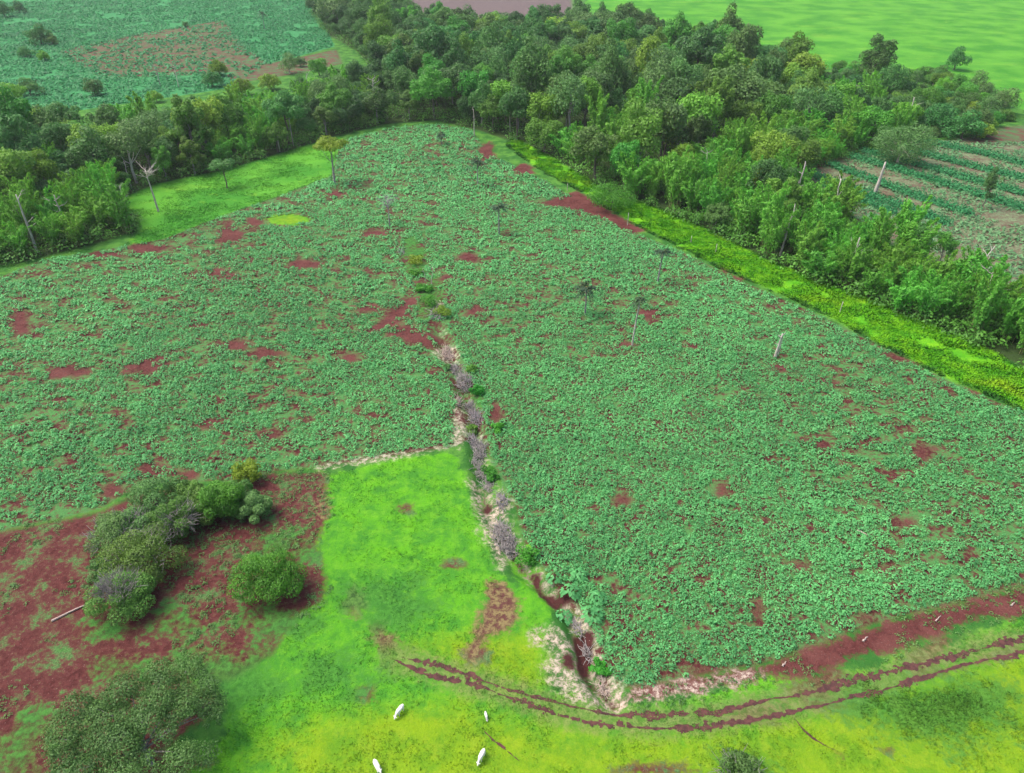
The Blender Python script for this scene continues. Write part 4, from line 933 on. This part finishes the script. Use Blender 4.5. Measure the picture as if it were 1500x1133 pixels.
log(1370,911,1378,903,.1,'thin pale stick on the red strip between two logs', 705, 0)
log(1255,778,1278,789,.16,'grey log lying among the crop plants on the right', 706, 1)
log(775,815,768,800,.1,'thin white stick leaning in the leafy plants by the brush heap', 707, 1)
log(738,778,765,768,.09,'pale stick poking out of the dense brush heap', 708, 1)

# ------------------------------------------------------------------ cattle
def hide_mat(name, c1, c2):
    m, nt = M(name); tc = nd(nt, 'ShaderNodeTexCoord'); n = noise(nt, tc.outputs['Object'], 3, 3, .6)
    p = nd(nt, 'ShaderNodeBsdfPrincipled'); lk(nt, mixc(nt, sstep(nt, n, .4, .65), c1, c2), p.inputs['Base Color']); p.inputs['Roughness'].default_value = .7
    o = nd(nt, 'ShaderNodeOutputMaterial'); lk(nt, p.outputs[0], o.inputs[0]); return m
HIDE = hide_mat('white_hide', (.80,.78,.74), (.70,.67,.62)); HIDE2 = hide_mat('grey_white_hide', (.75,.73,.70), (.38,.36,.36)); HORN = bark_mat('horn', (.10,.09,.08), (.2,.18,.16), 8); TAILM = bark_mat('tail_tuft', (.03,.03,.03), (.08,.07,.06), 8)
def cow(px, py, px2, py2, label, s=1.0, mat=HIDE, graze=True, horns=True):
    """tail end at (px,py), head end at (px2,py2)"""
    a = base(px, py); b = base(px2, py2); ang = math.atan2(b.y-a.y, b.x-a.x); mid = (a+b)/2; mid.z = hz(mid.x, mid.y)
    t = thing('cow' if horns else 'calf', mid, label, 'cow' if horns else 'calf', None, ang)
    t.scale = (s, s, s)
    hd = [(1.02, 0, .92), (1.28, 0, .58), (1.47, 0, .30)] if graze else [(1.0, 0, 1.28), (1.22, 0, 1.42), (1.52, 0, 1.28)]
    J = [(-.78, 0, 1.18, .20), (-.55, 0, 1.16, .33), (-.15, 0, 1.08, .37), (.28, 0, 1.09, .36), (.62, 0, 1.16, .31), (.85, 0, 1.10, .22), (*hd[0], .17), (*hd[1], .15), (*hd[2], .09), (.50, 0, 1.48, .13)]
    E = [(0, 1), (1, 2), (2, 3), (3, 4), (4, 5), (5, 6), (6, 7), (7, 8), (4, 9)]
    for sx, sy, root in ((-.60, .20, 1), (-.60, -.20, 1), (.55, .19, 4), (.55, -.19, 4)):
        hind = sx < 0; k = len(J); st = .10*rnd.uniform(-1, 1)
        J += [(sx+(.10 if hind else .0), sy, .80, .17 if hind else .13), (sx+(-.08 if hind else .02)+st, sy, .48 if hind else .42, .085), (sx+st+.02, sy, .20, .055), (sx+st+.05, sy, .03, .065)]
        E += [(root, k), (k, k+1), (k+1, k+2), (k+2, k+3)]
    k = len(J)
    eb = J[7]
    J += [(eb[0]-.08, .24, eb[2]+.12, .06), (eb[0]-.12, .36, eb[2]+.05, .03), (eb[0]-.08, -.24, eb[2]+.12, .06), (eb[0]-.12, -.36, eb[2]+.05, .03)]; E += [(7, k), (k, k+1), (7, k+2), (k+2, k+3)]
    k = len(J); J += [(-.93, 0, 1.05, .05), (-.97, .02, .62, .03)]; E += [(0, k), (k, k+1)]
    me = bpy.data.meshes.new('body'); me.from_pydata([j[:3] for j in J], E, []); me.materials.append(mat)
    o = bpy.data.objects.new('body', me); COL.objects.link(o); o.parent = t
    o.modifiers.new('skin', 'SKIN').use_smooth_shade = True
    sv = me.skin_vertices[0].data
    for i, j in enumerate(J): sv[i].radius = (j[3], j[3])
    for q in sv: q.use_root = False
    sv[2].use_root = True
    ss = o.modifiers.new('sub', 'SUBSURF'); ss.levels = 2; ss.render_levels = 2
    if horns:
        for sg in (-1, 1):
            tb = Tubes(); b0 = np.array([eb[0]-.10, .10*sg, eb[2]+.12]); tb.add(np.array([b0, b0+(-.06, .14*sg, .1), b0+(-.10, .18*sg, .25)]), [.035, .028, .01], 6); tb.build('horn', HORN, t)
    tb = Tubes(); tb.add(np.array([(-.97, .02, .66), (-.98, .02, .5), (-.97, .02, .38)]), [.03, .05, .02], 6); tb.build('tail_tuft', TAILM, t)
    return t
cow(592,1038,581,1052, 'white cow grazing left of the others near the dark earth spot', .8)
cow(711,1101,701,1121, 'white cow facing down the slope nearest the bottom middle', .8)
cow(548,1117,558,1137, 'white cow cut off by the bottom edge of the picture', 0.84, graze=False)
cow(711,1047,713,1055, 'small white and grey calf alone below the dirt track', .5, HIDE2, horns=False)

# ------------------------------------------------------------------ air
hm = bpy.data.materials.new('air'); hm.use_nodes = True; hn = hm.node_tree; hn.nodes.clear()
pv = hn.nodes.new('ShaderNodeVolumePrincipled'); pv.inputs['Color'].default_value = (.86, .92, 1, 1); pv.inputs['Density'].default_value = .00008; pv.inputs['Anisotropy'].default_value = .2
ho = hn.nodes.new('ShaderNodeOutputMaterial'); hn.links.new(pv.outputs[0], ho.inputs['Volume'])
X0, Y0, Y1, Z0, Z1 = 5300.0, -400.0, 6400.0, -8.0, 110.0
vv = [(x, y, z) for z in (Z0, Z1) for y in (Y0, Y1) for x in (-X0, X0)]
tag(mk('haze', vv, [(0, 2, 3, 1), (4, 5, 7, 6), (0, 1, 5, 4), (2, 6, 7, 3), (0, 4, 6, 2), (1, 3, 7, 5)], hm), 'thin pale haze over the fields', 'haze', kind='stuff')
# ------------------------------------------------------------------ light
SUN_EL, SUN_AZ = math.radians(60), math.radians(-80)       # azimuth from +Y towards +X: sun stands behind the scene to the left
w = bpy.data.worlds.new('World'); scn.world = w; w.use_nodes = True
nt = w.node_tree; bg = nt.nodes['Background']
sky = nt.nodes.new('ShaderNodeTexSky'); sky.sky_type = 'NISHITA'; sky.sun_disc = False
sky.sun_elevation = SUN_EL; sky.sun_rotation = SUN_AZ; sky.air_density = 1.0; sky.dust_density = 6.0; sky.ozone_density = 1.0
nt.links.new(sky.outputs[0], bg.inputs[0]); bg.inputs[1].default_value = .15
sd = bpy.data.lights.new('sun', 'SUN'); sd.energy = 1.5; sd.angle = math.radians(30); sd.color = (1, .95, .88)
so = bpy.data.objects.new('sun', sd); COL.objects.link(so)
dirv = Vector((math.sin(SUN_AZ)*math.cos(SUN_EL), math.cos(SUN_AZ)*math.cos(SUN_EL), math.sin(SUN_EL)))
so.rotation_euler = dirv.to_track_quat('Z', 'Y').to_euler(); so.location = (0, 0, 200)
vs = scn.view_settings; vs.view_transform = 'Standard'; vs.look = 'None'; vs.exposure = 0.82; vs.gamma = 1; vs.use_curve_mapping = False
scn.cycles.max_bounces = 5; scn.cycles.diffuse_bounces = 3; scn.cycles.transparent_max_bounces = 4
